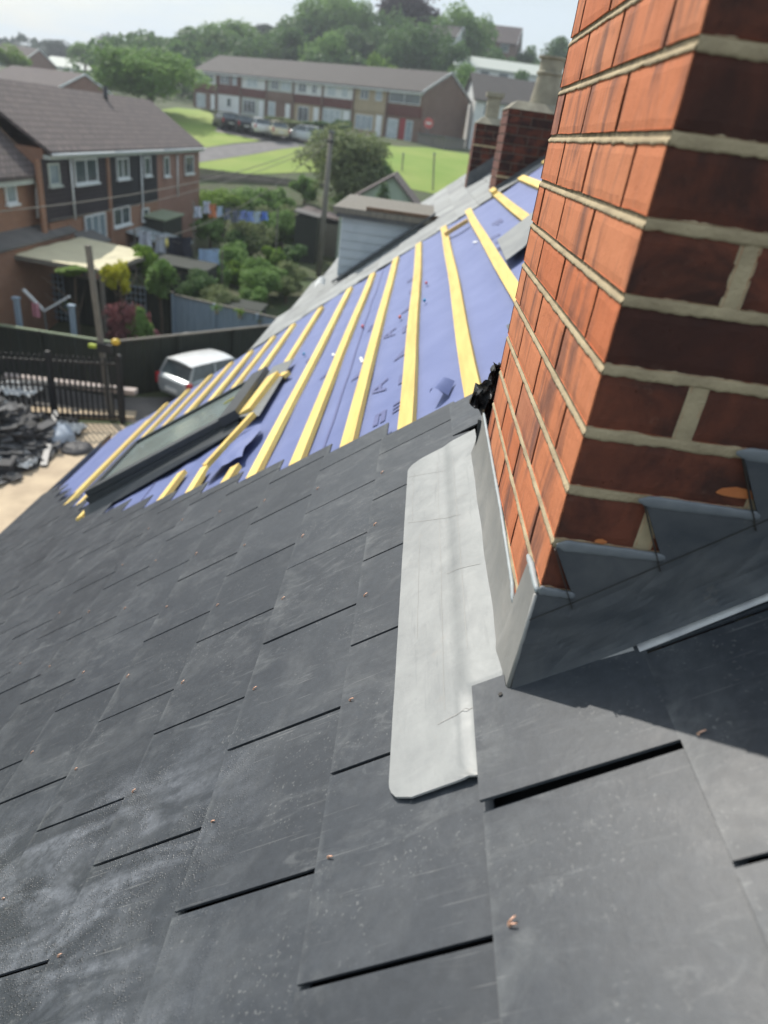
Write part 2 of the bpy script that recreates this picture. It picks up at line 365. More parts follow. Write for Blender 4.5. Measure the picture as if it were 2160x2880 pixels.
L_D=m_leaf('leaf grey olive',(0.185,0.231,0.099),(0.277,0.323,0.152),(0.112,0.139,0.073))
L_E=m_leaf('leaf yellow',(.42,.42,.03),(.60,.58,.06),(.22,.26,.03))
L_F=m_leaf('leaf copper',(.042,.026,.034),(.072,.042,.05),(.02,.018,.02))
L_G=m_leaf('leaf red maple',(.24,.09,.10),(.34,.16,.16),(.12,.05,.06))
L_H=m_leaf('leaf blue green',(.045,.07,.05),(.07,.10,.07),(.03,.045,.035))
S_BARK=M('bark',(.13,.10,.07),(.08,.06,.045),10,.95,.5,40,.01)

# ================================================================== THE HOUSE WE STAND ON
house=thing('terraced_house', RPT(4.4,2.0)-Vector((0,0,4.9)), 'foreground house being re-roofed in dark grey slates round a red brick chimney','house')
TAIL0=0.05; G=.25; W=.3
def end_y(u):      # where the slating stops, course by course
    P=[(-2.5,3.4),(-.6,2.95),(-.3,2.75),(-.07,2.55),(.175,2.02),(.425,2.06),(.675,2.2),(.925,2.31),(1.175,2.45),(1.425,2.6),(1.675,2.76),(1.925,2.92),(2.3,3.2),(2.675,3.5),(3.175,4.05),(3.675,4.6),(4.175,5.25),(4.7,5.9)]
    for (a,ya),(b,yb) in zip(P,P[1:]):
        if u<=b: return ya+(yb-ya)*max(0,(u-a)/(b-a))
    return P[-1][1]
sl=MB(); U_TOP=-1.9
rv_pos=[]
def slate(ut, ya, yb, extra=0.0, head=.262):
    r=R_.random(); to=.0088+extra+R_.uniform(-.0006,.0012); ho=.0005+extra*.4; th=.0045
    skew=R_.uniform(-.0015,.0015); ut+=R_.uniform(-.0012,.0012)
    g=.0034+R_.uniform(-.0007,.0006)
    tA=to+R_.uniform(-.0007,.0007); tB=to+R_.uniform(-.0007,.0007)
    a,b=ya+g,yb-g
    c=[RPT(ut+skew,a,tA-th),RPT(ut-skew,b,tB-th),RPT(ut-head,b,ho-th),RPT(ut-head,a,ho-th),RPT(ut+skew,a,tA),RPT(ut-skew,b,tB),RPT(ut-head,b,ho),RPT(ut-head,a,ho)]
    sl.hexa(c,r)
k=-7
while TAIL0+G*k < 4.66:
    ut=TAIL0+G*k; ph=.565 if k%2==0 else .415
    # courses with tail .05 have joints at .415, tail .30 at .565
    ph=.415 if k%2==0 else .565
    ye=end_y(ut-G/2)
    i=-12
    while True:
        a=ph+W*i; b=a+W; i+=1
        if a>ye-.05: break
        b=min(b,ye)
        if b-a<.05: continue
        ex=0
        if k==1 and abs(a-.565)<.02:                                    # cut slate laid over the lead, notched round the chimney corner
            o_t,o_h=.0215,.0085
            oo=lambda u:o_h+(o_t-o_h)*(u-.045)/.252
            sl.slab([RPT(u,y,oo(u)-.0048) for u,y in [(.298,.5675),(.296,.766),(.2445,.766),(.2445,.7425),(.047,.7425),(.047,.5675)]],N*.0048,.62); continue
        if ut-.262<.245+.0 and ut>.0 and b>.75 and a<1.47 and k<=1:     # meets the chimney
            if k==1:                                                    # tail row just below the chimney: short slates under the lead
                slate(ut,a,b,0,.05); continue
        if k<=0 and ut<=.06 and b>.745 and a<1.475 and ut>-.52:
            if a<.735: slate(ut,a,.744)
            if b>1.49: slate(ut,1.477,b)
            continue
        slate(ut,a,b)
        if k>=-1 and b-a>.28 and a>.2 and ut<3.3: rv_pos.append((ut,(a+b)/2))
    k+=1
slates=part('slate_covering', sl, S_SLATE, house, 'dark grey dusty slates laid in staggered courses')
# black sheet below the slates, its colour standing for shade in the open joints
ub=MB(); ub.face([RPT(-2.1,-3.4,-.028),RPT(4.60,-3.4,-.028),RPT(4.60,5.8,-.028),RPT(3.2,4.0,-.028),RPT(1.9,2.8,-.028),RPT(.6,2.1,-.028),RPT(.2,2.0,-.028),RPT(-.1,2.5,-.028),RPT(-2.1,3.2,-.028)])
part('joint_shade_sheet', ub, S_DKVOID, house)
# copper disc rivets standing up through the tails
hid=lambda u,y: (u<.47 and .6<y<1.75)
rv_pos=[p for p in rv_pos if not hid(*p)]
rv_pos.append((.05,.565)); rv_pos.append((.30,.415))
rv_pos=sorted(set(rv_pos), key=lambda p:(RPT(*p)).length)[:70]
for (u,y) in rv_pos:
    rb=MB(); o=.0105; ang=R_.uniform(-.5,.5); L=.0050
    c=RPT(u-.024,y+R_.uniform(-.006,.008),o)
    dv=(-DS*math.cos(ang)+Vector((0,1,0))*math.sin(ang))
    rb.tube([c-dv*L,c-dv*L*.3+N*.0012,c+dv*L+N*.0016],[.0011,.0012,.0009],6)
    rb.tube([c-dv*L-N*.003,c-dv*L+N*.0000],.0016,8)
    part('copper_rivet', rb, S_COP, house, smooth=True)
# nail hole in the cover slate
nh=MB(); c=RPT(.253,.728,.0215); nh.tube([c-N*.0006,c+N*.0002],.0032,10); 
# membrane
def memz(u,y):
    k=(u-.22)/.252; fr=k-math.floor(k)
    sag=-.006*math.sin(math.pi*fr)**2
    n1=noise.noise(Vector((u*2.2,y*.9,1.3)))*.012 + noise.noise(Vector((u*7,y*2.0,4.1)))*.005
    n2=.006*abs(noise.noise(Vector((u*3+y*1.7,y*.5,9.))))
    return -.030+sag*.6+(n1+n2)*min(1,.25+math.sin(math.pi*fr))
mb=MB()
def memp(s,t):
    u=-1.0+s*(4.78+1.0); ys=end_y(u)-.35
    yfar=6.72+.05*math.sin(u*5)+.04*noise.noise(Vector((u*6,0,2))) + (.25 if u>3.9 else 0)*min(1,(u-3.9)/.5 if u>3.9 else 0)
    y=ys+(yfar-ys)*t
    z=memz(u,y)
    if u>4.4: z-= (u-4.4)*.25
    return RPT(u,y,z)
mb.grid(memp,300,110)
memb=part('roofing_membrane', mb, S_MEMB, house, 'wrinkled blue roofing membrane with faint dark print', smooth=True)
# print on the membrane: rows of blocky stencilled marks
pr=MB()
def mark(u0,y0,pts,s=1.0):
    global pr
    for poly in pts:
        def f(a,b,poly=poly):
            p0,p1,p2,p3=poly
            q=(1-a)*((1-b)*Vector(p0)+b*Vector(p3))+a*((1-b)*Vector(p1)+b*Vector(p2))
            u=u0+q.x*s; y=y0+q.y*s; return RPT(u,y,memz(u,y)+.004)
        pr.grid(f,5,5)
LETM=[[(0,0,0),(.035,0,0),(.035,.16,0),(0,.16,0)],[(.05,0,0),(.085,0,0),(.085,.16,0),(.05,.16,0)],[(0,.16,0),(.085,.16,0),(.085,.2,0),(0,.2,0)]]
LETA=[[(.0,0,0),(.12,.10,0),(.12,.15,0),(0,.05,0)],[(0,.28,0),(.12,.18,0),(.12,.13,0),(0,.23,0)],[(.045,.07,0),(.07,.07,0),(.07,.2,0),(.045,.2,0)]]
LETV=[[(0,0,0),(.14,0,0),(.03,.22,0),(0,.22,0)]]
LETE=[[(0,0,0),(.02,0,0),(.02,.16,0),(0,.16,0)],[(0,.0,0),(.12,0,0),(.12,.03,0),(0,.03,0)],[(0,.065,0),(.12,.065,0),(.12,.09,0),(0,.09,0)],[(0,.13,0),(.12,.13,0),(.12,.16,0),(0,.16,0)]]
for i,(u,y,l) in enumerate([(.475,2.36,LETE),(.58,2.34,LETM),(.485,2.68,LETM),(.60,2.72,LETA),(.50,3.1,LETV),(.50,3.55,LETM),(.60,3.62,LETA),(.50,4.05,LETV),(.48,4.5,LETM),(.49,4.95,LETE),
      (.75,3.2,LETV),(.76,4.1,LETM),(1.0,3.6,LETV),(1.25,4.3,LETA),(-.13,4.15,LETE),(-.13,4.38,LETM),(-.13,4.62,LETE),(-.2,5.1,LETM),(-.2,5.22,LETE)]):
    pr=MB(); mark(u,y,l,.62); part('print_mark', pr, S_PRINT, memb, smooth=True)
for uL in (.86,2.22,3.45):
    lq=MB(); lq.grid(lambda a,b:(lambda u,y:RPT(u,y,memz(u,y)+.0035))(uL+.012*a+.01*noise.noise(Vector((b*4,uL,0))),end_y(uL)-.1+(6.6-end_y(uL))*b),1,90); part('lap_tape', lq, S_PRINT, memb, smooth=True)
# battens
def wob(s): return noise.noise(Vector((s*1.3,s*.7,3)))
def batten(pts, w=.047, h=.025, mat=None, rz=None):
    b=MB(); pts=[Vector(p) for p in pts]; r=R_.random()
    ringv=[]
    for i,p in enumerate(pts):
        d=(pts[min(i+1,len(pts)-1)]-pts[max(i-1,0)]).normalized(); sd=d.cross(N).normalized()*w/2; up=N*h/2
        ringv.append([p-sd-up,p+sd-up,p+sd+up,p-sd+up])
    i0=len(b.v)
    for q in ringv: b.v+=q
    for i in range(len(pts)-1):
        for j in range(4):
            b.f.append((i0+4*i+j,i0+4*i+(j+1)%4,i0+4*i+4+(j+1)%4,i0+4*i+4+j)); b.r.append(r)
    b.f.append((i0,i0+1,i0+2,i0+3)); b.r.append(r+.001); n=4*(len(pts)-1); b.f.append((i0+n+3,i0+n+2,i0+n+1,i0+n)); b.r.append(r)
    return part('batten', b, mat or S_PINE, house)
BAT=[(-.79,3.0,6.8),(-.55,2.9,6.72),(-.30,2.75,6.82),(-.035,2.6,6.78),(.222,1.93,6.66),(.475,1.97,6.60),(.722,2.1,6.58),(.965,2.22,6.52),(1.215,2.35,6.50),(1.53,4.02,6.44),(1.85,4.52,6.48),(2.10,4.55,6.5),(2.36,4.58,6.48),(2.64,4.6,6.56),(2.92,4.6,6.60),(3.20,3.62,6.58),(3.50,4.2,6.60),(3.56,4.3,6.2)]
for u,ya,yb in BAT:
    pts=[]; n=12; sl_=.0
    for i in range(n+1):
        t=i/n; y=ya+(yb-ya)*t
        uu=u+.012*noise.noise(Vector((y*.6,u*9,0)))+.02*(t-.5)*noise.noise(Vector((u*31,0,5)))
        pts.append(RPT(uu,y,-.0145))
    batten(pts, .057 if u<3.4 else .05)
# broken and cut pieces round the roof window
batten([RPT(1.655,2.62,-.012),RPT(1.665,3.05,-.006)],.05)
batten([RPT(1.665,3.05,.0),RPT(1.40,3.32,.05)],.05)
batten([RPT(1.40,2.5,-.012),RPT(1.385,2.76,-.01)],.05)
batten([RPT(1.915,2.85,-.012),RPT(1.905,3.25,-.012)],.05)
batten([RPT(2.83,3.53,.005),RPT(2.84,3.70,.005)],.05)
cut=batten([RPT(1.545,3.58,.02),RPT(1.50,4.2,.02)],.085,.05,S_PINE); tag(cut,'thick timber block lying beside the roof window')
batten([RPT(1.40,4.14,.0),RPT(1.52,4.30,.0)],.05)
batten([RPT(.215,5.92,.012),RPT(.01,5.90,.012)],.045,.03,S_PINED)
batten([RPT(-.30,6.62,.012),RPT(-.30,6.95,.012)],.05)
# small clips and tape bits on the membrane
for (u,y,c) in [(.40,4.45,(.65,.08,.10)),(.57,3.9,(.7,.15,.10)),(.86,4.3,(.65,.07,.09)),(.41,3.95,(.03,.32,.62)),(1.37,4.6,(.05,.3,.55)),(2.1,4.6,(.65,.1,.1))]:
    q=MB(); p=RPT(u,y,-.012); q.tube([p-Vector((0,.014,0)),p+Vector((0,.016,0))],.008,8)
    part('plastic_clip', q, M('clip',c,None,10,.4,0), house, smooth=True)
for (u,y,L) in [(.79,3.45,.12),(1.04,4.0,.07),(.33,2.28,.10),(.02,4.9,.07)]:
    q=MB(); 
    q.grid(lambda a,b:RPT(u-.01+.016*a+.02*b,y+L*b*.9,memz(u,y)+.006+.006*b),3,6); part('tape_scrap', q, S_PLASTER, house, smooth=True)
# curled membrane flap beside the last slates
q=MB(); q.grid(lambda a,b:RPT(.315+.05*a-.03*b,2.20+.11*b,-.02+.05*math.sin(a*2.2)*(1-b*.3)),6,6); part('membrane_flap', q, S_MEMB, house, smooth=True)
q=MB()
q.grid(lambda a,b:RPT(1.36+.22*a+.02*math.sin(b*7),2.83+.42*b,.004+.022*math.sin(a*3.1)*math.sin(b*2.6+.4)+.006*noise.noise(Vector((a*4,b*5,0)))),16,16); part('membrane_flap', q, S_MEMB, house, smooth=True)
# gutter and eaves edge
ea=MB()
ea.grid(lambda a,b:RPT(4.62+.02+.06*math.sin(math.pi*a)*1.0+.06*(a-.5),-3.4+b*10.6,-.02-.06*math.sin(math.pi*a)),8,40)
part('gutter', ea, M('gutter',(.30,.31,.30),(.2,.21,.2),9,.6,.1), house, smooth=True)
# walls below, roof slope beyond the ridge, gable infill
wl=MB(); e=RPT(4.45,0); zb=-8.4
wl.box(e.x+.15,e.x+.45,-3.3,6.75,zb,e.z-.12)
wl.box(e.x+.45,5.6,6.45,6.75,zb,e.z-.3); wl.box(e.x+.45,5.6,-3.3,-3.0,zb,e.z-.3)
part('wall', wl, S_WBR, house)
rd=RPT(-1.9,0); bk=MB()
bk.slab([(rd.x,-3.4,rd.z-.02),(rd.x+4.4,-3.4,rd.z-3.5),(rd.x+4.4,6.7,rd.z-3.5),(rd.x,6.7,rd.z-.02)],(0,0,-.05)); part('rear_slope', bk, S_OLDSLATE, house)
for yy in (-3.3,6.55):
    gb=MB(); gb.slab([(e.x+.2,yy,e.z-.3),(rd.x,yy,rd.z-.12),(rd.x+4.3,yy,rd.z-3.6),(rd.x+4.3,yy,e.z-.6),(e.x+.2,yy,e.z-.6)],(0,.15,0)); part('gable', gb, S_WBR, house)

# ---------------- chimney
ch=thing('chimney', (XC,Y1,-.68), None, None); ch.parent=house; ch.location=Vector((XC,Y1,-.68))-house.location
for kk in ('label','category'): 
    if kk in ch: del ch[kk]
CW=.78           # size up the slope
XB=XC+CW; Z0=-.12; H=.075; jb=.0125     # bed joint
bk=MB(); mo=MB(); vj=MB()
def brick(x0,x1,y0,y1,z0,z1):
    r=R_.random(); nX=10; 
    jx=R_.uniform(-.0005,.0004); jy=R_.uniform(-.0004,.0004)
    seed=R_.uniform(0,99)
    def wv(p,amp=.0017):
        n=noise.noise_vector(Vector(p)*48+Vector((seed,0,0))); return Vector(p)+Vector((n.x*.35,n.y*.35,n.z))*amp
    x0+=jx; y0+=jy
    ny=max(2,int((y1-y0)/.011)); nx=max(2,int((x1-x0)/.011)); nz_=6
    def soft(t): return t
    bk.grid(lambda a,b:wv((x0+ .0012*((a<.001 or a>.999)or(b<.001 or b>.999)), y0+(y1-y0)*a, z0+(z1-z0)*b)),ny,nz_,r)
    bk.grid(lambda a,b:wv((x0+(x1-x0)*a, y0+ .0012*((a<.001 or a>.999)or(b<.001 or b>.999)), z0+(z1-z0)*b)),nx,nz_,r)
    bk.grid(lambda a,b:wv((x0+(x1-x0)*a, y1, z0+(z1-z0)*b)),nx,nz_,r)
    bk.grid(lambda a,b:wv((x1, y0+(y1-y0)*a, z0+(z1-z0)*b)),ny,nz_,r)
    bk.grid(lambda a,b:wv((x0+(x1-x0)*a, y0+(y1-y0)*b, z1)),2,2,r)
    bk.grid(lambda a,b:wv((x0+(x1-x0)*a, y0+(y1-y0)*b, z0)),2,2,r)
KT=14
for k in range(-KT,9):      # course k lies between bed k (top) and bed k+1
    zt=Z0-H*k-jb/2; zb_=Z0-H*(k+1)+jb/2
    P=(k%2==-1%2 or k%2==1)
    P=(k%2==1)
    # joints across the eaves face, from the near corner
    gj=.0020
    cx=[0,.2225,.435,.650,Y2-Y1] if P else [0,.1080,.3315,.545,Y2-Y1]
    if k in (-1,3) and P: pass
    for a,b in zip(cx,cx[1:]):
        ga=0 if a==0 else gj+R_.uniform(-.0004,.0008); gb_=0 if b==Y2-Y1 else gj
        y0=Y1+a+ga; y1=Y1+b-gb_
        if a==0:    # corner brick returns on to the near face
            brick(XC, XC+(.1025 if P else .215), y0, y1, zb_, zt)
        else: brick(XC, XC+.10, y0, y1, zb_, zt)
    # near face
    gN=.0085
    x=XC+(.1025 if P else .215)
    while x<XB-.03:
        x0=x+2*gN; x1=min(x0+.205,XB); 
        if x1-x0>.03: brick(x0,x1,Y1,Y1+.1,zb_,zt)
        vj.grid(lambda a,b,x=x:(x-.003+(2*gN+.006)*a, Y1+.0004+.0012*noise.noise(Vector((x*9+a*3,b*6,k*1.7))), zb_-.002+(zt-zb_+.004)*b),4,8)
        x=x1
core=MB(); core.box(XC+.0065,XB-.004,Y1+.0045,Y2-.004,-1.2,Z0+H*KT)
part('joint_mortar', core, S_MORTD, ch)
pj=MB(); pj.box(XC+.0022,XC+.0064,Y1+.006,Y2-.006,-.60,Z0+H*KT); part('perpend_mortar', pj, S_MORTD, ch)
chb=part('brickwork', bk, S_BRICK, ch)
# weather struck bed joints, ragged and standing a little proud
def bead(fn, n, zc, seed, hh, proud):
    # fn(t)->(point on face, outward normal)
    i0=len(mo.v); m=7
    for i in range(n+1):
        t=i/n; p,nn=fn(t)
        e1=noise.noise(Vector((t*95,seed,1)))*.0016+noise.noise(Vector((t*23,seed,7)))*.0018; e2=noise.noise(Vector((t*80,seed,5)))*.0020+noise.noise(Vector((t*19,seed,3)))*.0018
        top=hh/2+e1; bot=-hh/2+e2
        prof=([(top,-.006),(top-.0005,-.0048),(top*.40,-.0036),(-.0002,-.0012),(bot*.55,proud*.8),(bot-.0003,proud*.6),(bot-.0004,-.002)] if hh<.014 else [(top,-.004),(top-.0005,-.0012),(top*.45,proud*.25),(0,proud*.7),(bot*.6,proud),(bot-.0003,proud*.65),(bot-.0004,-.002)])
        for (dz,pr_) in prof: mo.v.append(p+nn*(pr_+.0006*noise.noise(Vector((t*60,dz*300,seed))))+Vector((0,0,zc+dz)))
    for i in range(n):
        for j in range(m-1):
            mo.f.append((i0+i*m+j,i0+(i+1)*m+j,i0+(i+1)*m+j+1,i0+i*m+j+1)); mo.r.append(.5)
for k in range(-KT,9):
    z=Z0-H*k
    bead(lambda t:(Vector((XC,Y1+.0004+(Y2-Y1)*t,0)),Vector((-1,0,0))),150,z,k*3.1,.0122,.0010)
    bead(lambda t:(Vector((XC+.0006+(XB-XC)*t,Y1,0)),Vector((0,-1,0))),150,z,k*3.1+50,.0142,.0003)
i9=len(mo.v); mo.v+=vj.v; mo.f+=[tuple(i9+i for i in f_) for f_ in vj.f]; mo.r+=vj.r
part('mortar_joints', mo, S_MORT, ch, 'pale fresh mortar joints', smooth=True)
cp=MB(); zt=Z0+H*KT
cp.box(XC-.04,XB+.04,Y1-.04,Y2+.04,zt,zt+.09); part('chimney_cap', cp, S_MORTD, ch)
pt=MB(); pt.lathe(((XC+XB)/2,(Y1+Y2)/2,zt+.09),[(.15,0),(.13,.05),(.115,.3),(.14,.32),(.14,.36),(.12,.38)]); part('chimney_pot', pt, S_TERRA, ch, smooth=True)
# apron: sheet on the slates
ap=MB()
def rrect(u0,u1,y0,y1,r):
    pts=[(u0,y0)]
    for cx,cy,a0 in ((u1-r,y0+r,-90),(u1-r,y1-r*.9,0)):
        for i in range(9):
            t=rad(a0+90*i/8); pts.append((cx+r*math.cos(t),cy+r*math.sin(t)))
    pts.append((u0,y1)); return pts
NU,NV=26,110
def apf(a,b):
    y=.6165+b*(1.712-.6165); 
    r=.038; umax=.4385+.0006*noise.noise(Vector((y*4,0,0)))
    if y<.6165+r: d=r-(y-.6165); umax-= r-math.sqrt(max(0,r*r-d*d))
    if y>1.712-r: d=r-(1.712-y); umax-= r-math.sqrt(max(0,r*r-d*d))
    u=.2285+(umax-.2285)*a
    dd=noise.noise(Vector((u*14,y*5,2)))*.0014+noise.noise(Vector((u*5,y*22,5)))*.0008
    # ride over the slate tails
    o=.0125+dd + (.004 if u<.305 else .004*max(0,1-(u-.305)/.02))
    if y<.775 and u<.31: o=.0105
    return RPT(u,y,o)
ap.grid(apf,NU,NV)
rim=MB()
rim_pts=[apf(a,0) for a in [i/20 for i in range(0,21)]]+[apf(1,b/120) for b in range(1,120)]+[apf(1-i/20,1) for i in range(21)]
for p,q in zip(rim_pts,rim_pts[1:]): rim.face([p,q,q-N*.0035,p-N*.0035])
for aa,b0,b1 in ((.56,.12,.93),(.80,.30,.62),(.34,.22,.9),(.90,.70,.95)):
    sb=MB(); sb.grid(lambda a,b:apf(aa+.0035*(a-.5)+.008*noise.noise(Vector((b*6,aa*9,0))),b0+(b1-b0)*b)+N*.0006,1,60); part('scribed_mark', sb, S_LEADM, ch)
for (a0,b0,a1,b1) in ((.10,.115,.62,.10),(.30,.62,.95,.70),(.15,.42,.5,.445),(.45,.86,.98,.93)):
    sb=MB(); sb.grid(lambda a,b:apf(a0+(a1-a0)*b,b0+(b1-b0)*b+.0012*(a-.5))+N*.0006,1,30); part('scribed_mark', sb, S_LEADM, ch)
part('lead_apron', ap, S_LEADL, ch, 'pale lead sheet with rounded corners dressed on the slates', smooth=True)
part('apron_edge', rim, S_LEADE, ch)
sb=MB()
for u,ya,yb in ((.352,.70,1.62),(.262,.80,1.60)):
    sb.grid(lambda a,b:(lambda y:RPT(u+.0009*(a-.5)+.002*noise.noise(Vector((y*3,u,0))),y,.0185+.0012))(ya+(yb-ya)*b),1,40)
# upstand on the eaves face
us=MB()
def top_z(y):
    P=[(.845,-.586),(.932,-.580),(1.096,-.570),(1.476,-.561),(1.58,-.556)]
    if y<.80: return -.497
    if y<.825: return -.497-(y-.80)*.35
    if y<.847: return -.506-(y-.825)/.022*.078
    for (a,za),(b,zb2) in zip(P,P[1:]):
        if y<=b: return za+(zb2-za)*max(0,(y-a)/(b-a))
    return P[-1][1]
def usf(a,b):
    y=Y1-.0035+(1.575-Y1+.0035)*a
    zb2=(RPT(0.245,0)).z-.004; zt2=top_z(y)
    z=zb2+(zt2-zb2)*b
    out=.0035+.012*(1-b)**3*min(1,(y-Y1)*6+.5)+noise.noise(Vector((y*9,z*14,3)))*.0022*(1-b)
    return (XC-out,y,z)
us.grid(usf,170,22)
part('lead_upstand', us, S_LEADM, ch, 'brushed grey lead upstand along the brick face', smooth=True)
q=MB(); q.tube([(XC-.0045,Y1-.0050,-.695),(XC-.0045,Y1-.0050,-.60),(XC-.0042,Y1-.0045,-.50)],[.0052,.0035,.0028],8); part('corner_weld', q, S_LEADM, ch, smooth=True)
# sealant along its top
se=MB()
def ropes(mbx, pts, r, seed=0, n=10):
    P=[]; RR=[]
    for i in range(len(pts)-1):
        a=Vector(pts[i]); b=Vector(pts[i+1]); m=max(2,int((b-a).length/.006))
        for j in range(m):
            P.append(a+(b-a)*j/m)
    P.append(Vector(pts[-1]))
    for i,p in enumerate(P):
        e=min(1,(i+1)/3,(len(P)-i)/3); RR.append(r*(.75+.5*abs(noise.noise(Vector((i*.35,seed,0)))))*(.45+.55*e))
    mbx.tube(P,RR,n)
ropes(se,[(XC-.0025,.847,-.592),(XC-.0025,.88,-.580),(XC-.0025,.932,-.577),(XC-.0025,1.096,-.567),(XC-.0025,1.476,-.558),(XC-.0025,1.56,-.555)],.0040,1)
part('sealant_bead', se, S_SEALL, ch, smooth=True)
se=MB(); ropes(se,[(XC-.003,.832,-.497),(XC-.003,.80,-.494),(XC-.0035,.765,-.4945),(XC-.003,Y1-.003,-.4955)],.0054,2)
part('sealant_bead', se, S_SEALL, ch, smooth=True)
# step flashing on the near face
def B(k): return (.272+.0935*k, -.500+.0748*k)
def T(k): return (.229+.0905*(k-1), -.425+.0765*(k-1))
st=MB(); yf=Y1-.0035
def rz_(x): return -(HR*math.cos(RP)) + 0 + (x-(HR*math.sin(RP)))*math.tan(RP)
def lowz(x): return rz_(x)+.014
NS=7
for k in range(0,NS):
    bx,bz=B(k)
    tx,tz=T(k) if k>0 else (XC-.003,-.497)
    # tooth k spans from its left edge to B(k): top level from T(k) to B(k)
    px,pz=B(k-1) if k>0 else (XC-.003,-.497)
    poly=[(tx,tz),(bx,bz+.0035),(bx,bz-.002)]
    if k>0: poly.append((px,pz))
    st.slab([(x,yf,z) for x,z in poly],(0,-.002-.0006*k,0))
# body below the stepped line
def stf(a,b):
    x=XC-.0035+a*(.80-XC)
    zt2=-.4965 if x<.272 else -.500+(x-.272)*.8
    z=lowz(x)+(zt2-lowz(x))*b
    bul=.004*math.sin(b*math.pi)*noise.noise(Vector((x*11,b*2,1)))+.0018*noise.noise(Vector((x*25,b*5,9)))
    return (x,yf-.0022-abs(bul)-.010*(1-b)**4,z)
st.grid(stf,80,14)
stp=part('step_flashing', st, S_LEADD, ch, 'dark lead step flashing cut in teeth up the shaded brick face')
# free edges of the teeth
ed=MB()
for k in range(1,NS):
    (tx,tz),(px,pz)=T(k),B(k-1); ed=MB()
    ed.bar((tx-.0008,yf-.0035,tz-.002),(px,yf-.0035,pz-.012),.0012,.006,(0,1,0)); part('tooth_edge', ed, S_SCRIBE, ch)
sc_=MB()
for k in range(-1,NS-1):
    a=B(k); b=B(k+1)
    if k==-1: a=(XC-.004,-.538)
    sc_.bar((a[0],yf-.0056,a[1]-.001),(b[0],yf-.0056,b[1]-.001),.0010,.0008,(0,1,0))
part('scribed_line', sc_, S_SCRIBE, ch)
# lip turned out over the slates
lp=MB()
def lipf(a,b):
    x=.368+a*.43; z=lowz(x); w=.010+.003*noise.noise(Vector((x*9,0,0)))
    p=Vector((x,yf-.0125,z+.002)); q=p+Vector((0,-w,0))-N*.003
    mid=(p+q)/2+N*.0035
    return p*(1-b)**2+mid*2*b*(1-b)+q*b*b
lp.grid(lipf,60,5); part('flashing_lip', lp, S_LEADE, ch, smooth=True)
lp=MB()
def lipf2(a,b):
    x=XC-.002+a*(.366-XC); z=lowz(x); p=Vector((x,yf-.0125,z+.001)); q=p+Vector((0,-.008,0))-N*.004
    return p*(1-b)+q*b
lp.grid(lipf2,20,2); part('flashing_lip', lp, S_LEADM, ch, smooth=True)
# sealant smeared on the tops of the teeth
for k in range(0,NS):
    tx,tz=T(k) if k>0 else (XC-.004,-.4955); bx,bz=B(k)
    se=MB()
    x0=tx-(.010 if k>1 else 0); n=26; i0=0
    w=.0085 if k else .0072
    P=[]
    for i in range(n+1):
        t=i/n; x=x0+(bx+(.003 if k else 0)-x0)*t; zc=tz+.0035+(bz+.003-tz)*t
        e=max(.15,min(1,(i+.6)/3,(n-i+.6)/2.0)); ww=w*e*(1-.30*t)*(1+.22*noise.noise(Vector((t*7,k*5,0))))
        for j in range(9):
            th=math.pi*j/8; P.append(Vector((x,yf-.0015-.0034*e*math.sin(th)**.6 if 0<th<3.1 else yf-.0012,zc+ww*math.cos(th))))
    se.v=P
    for i in range(n):
        for j in range(8): se.f.append((i*9+j,(i+1)*9+j,(i+1)*9+j+1,i*9+j+1)); se.r.append(.5)
    part('sealant_bead', se, S_SEAL, ch, smooth=True)
# bright chips where the brick arris was knocked off
cb=MB()
for (x,z,w,h2) in [(.423,-.322,.055,.010),(.283,-.411,.014,.005)]:
    pts=[]
    for i in range(18):
        t=2*math.pi*i/18; rr=1+.25*noise.noise(Vector((math.cos(t)*2,math.sin(t)*2,x*9)))
        pts.append((x+math.cos(t)*w/2*rr,Y1-.0014,z+(math.sin(t)*h2*rr if math.sin(t)>0 else math.sin(t)*h2*.35)))
    cb.slab(pts,(0,-.001,0))
part('brick_chip', cb, M('fresh brick',(.62,.22,.07),(.52,.17,.06),40,.9,.4,200,.001), ch)
# crumpled black film poking out by the far corner
fl=MB()
O1=[(1016,870),(1030,838),(1050,816),(1064,800),(1066,786),(1078,782)]
O2=[(1052,912),(1062,905),(1066,890),(1074,868),(1082,840),(1088,800)]
def flp(a,b):
    i=min(4,int(a*5)); t=a*5-i
    A=Vector((*O1[i],0)).lerp(Vector((*O1[i+1],0)),t); B_=Vector((*O2[i],0)).lerp(Vector((*O2[i+1],0)),t)
    q=A.lerp(B_,b); P=onp(q.x,q.y,1,1.62)
    return P+Vector((0,.05*noise.noise(Vector((a*3,b*3,0)))+.035*noise.noise(Vector((a*8,b*8,4))),0))+Vector((.012*noise.noise(Vector((a*5,b*5,2))),0,.01*noise.noise(Vector((a*6,b*6,8)))))
fl.grid(flp,26,14)
part('black_film_scrap', fl, S_BLACKF, ch, smooth=False)
fl=MB()
fl.grid(lambda a,b:onp(1032+14*b-6*a*(1),905+62*a+8*b,1,1.56)+Vector((0,.008*math.sin(b*3)-.004,0)),8,4); part('lead_tail', fl, S_LEADD, ch, smooth=True)

# nail hole (dark)
part('nail_hole', nh, S_SCRIBE, house)

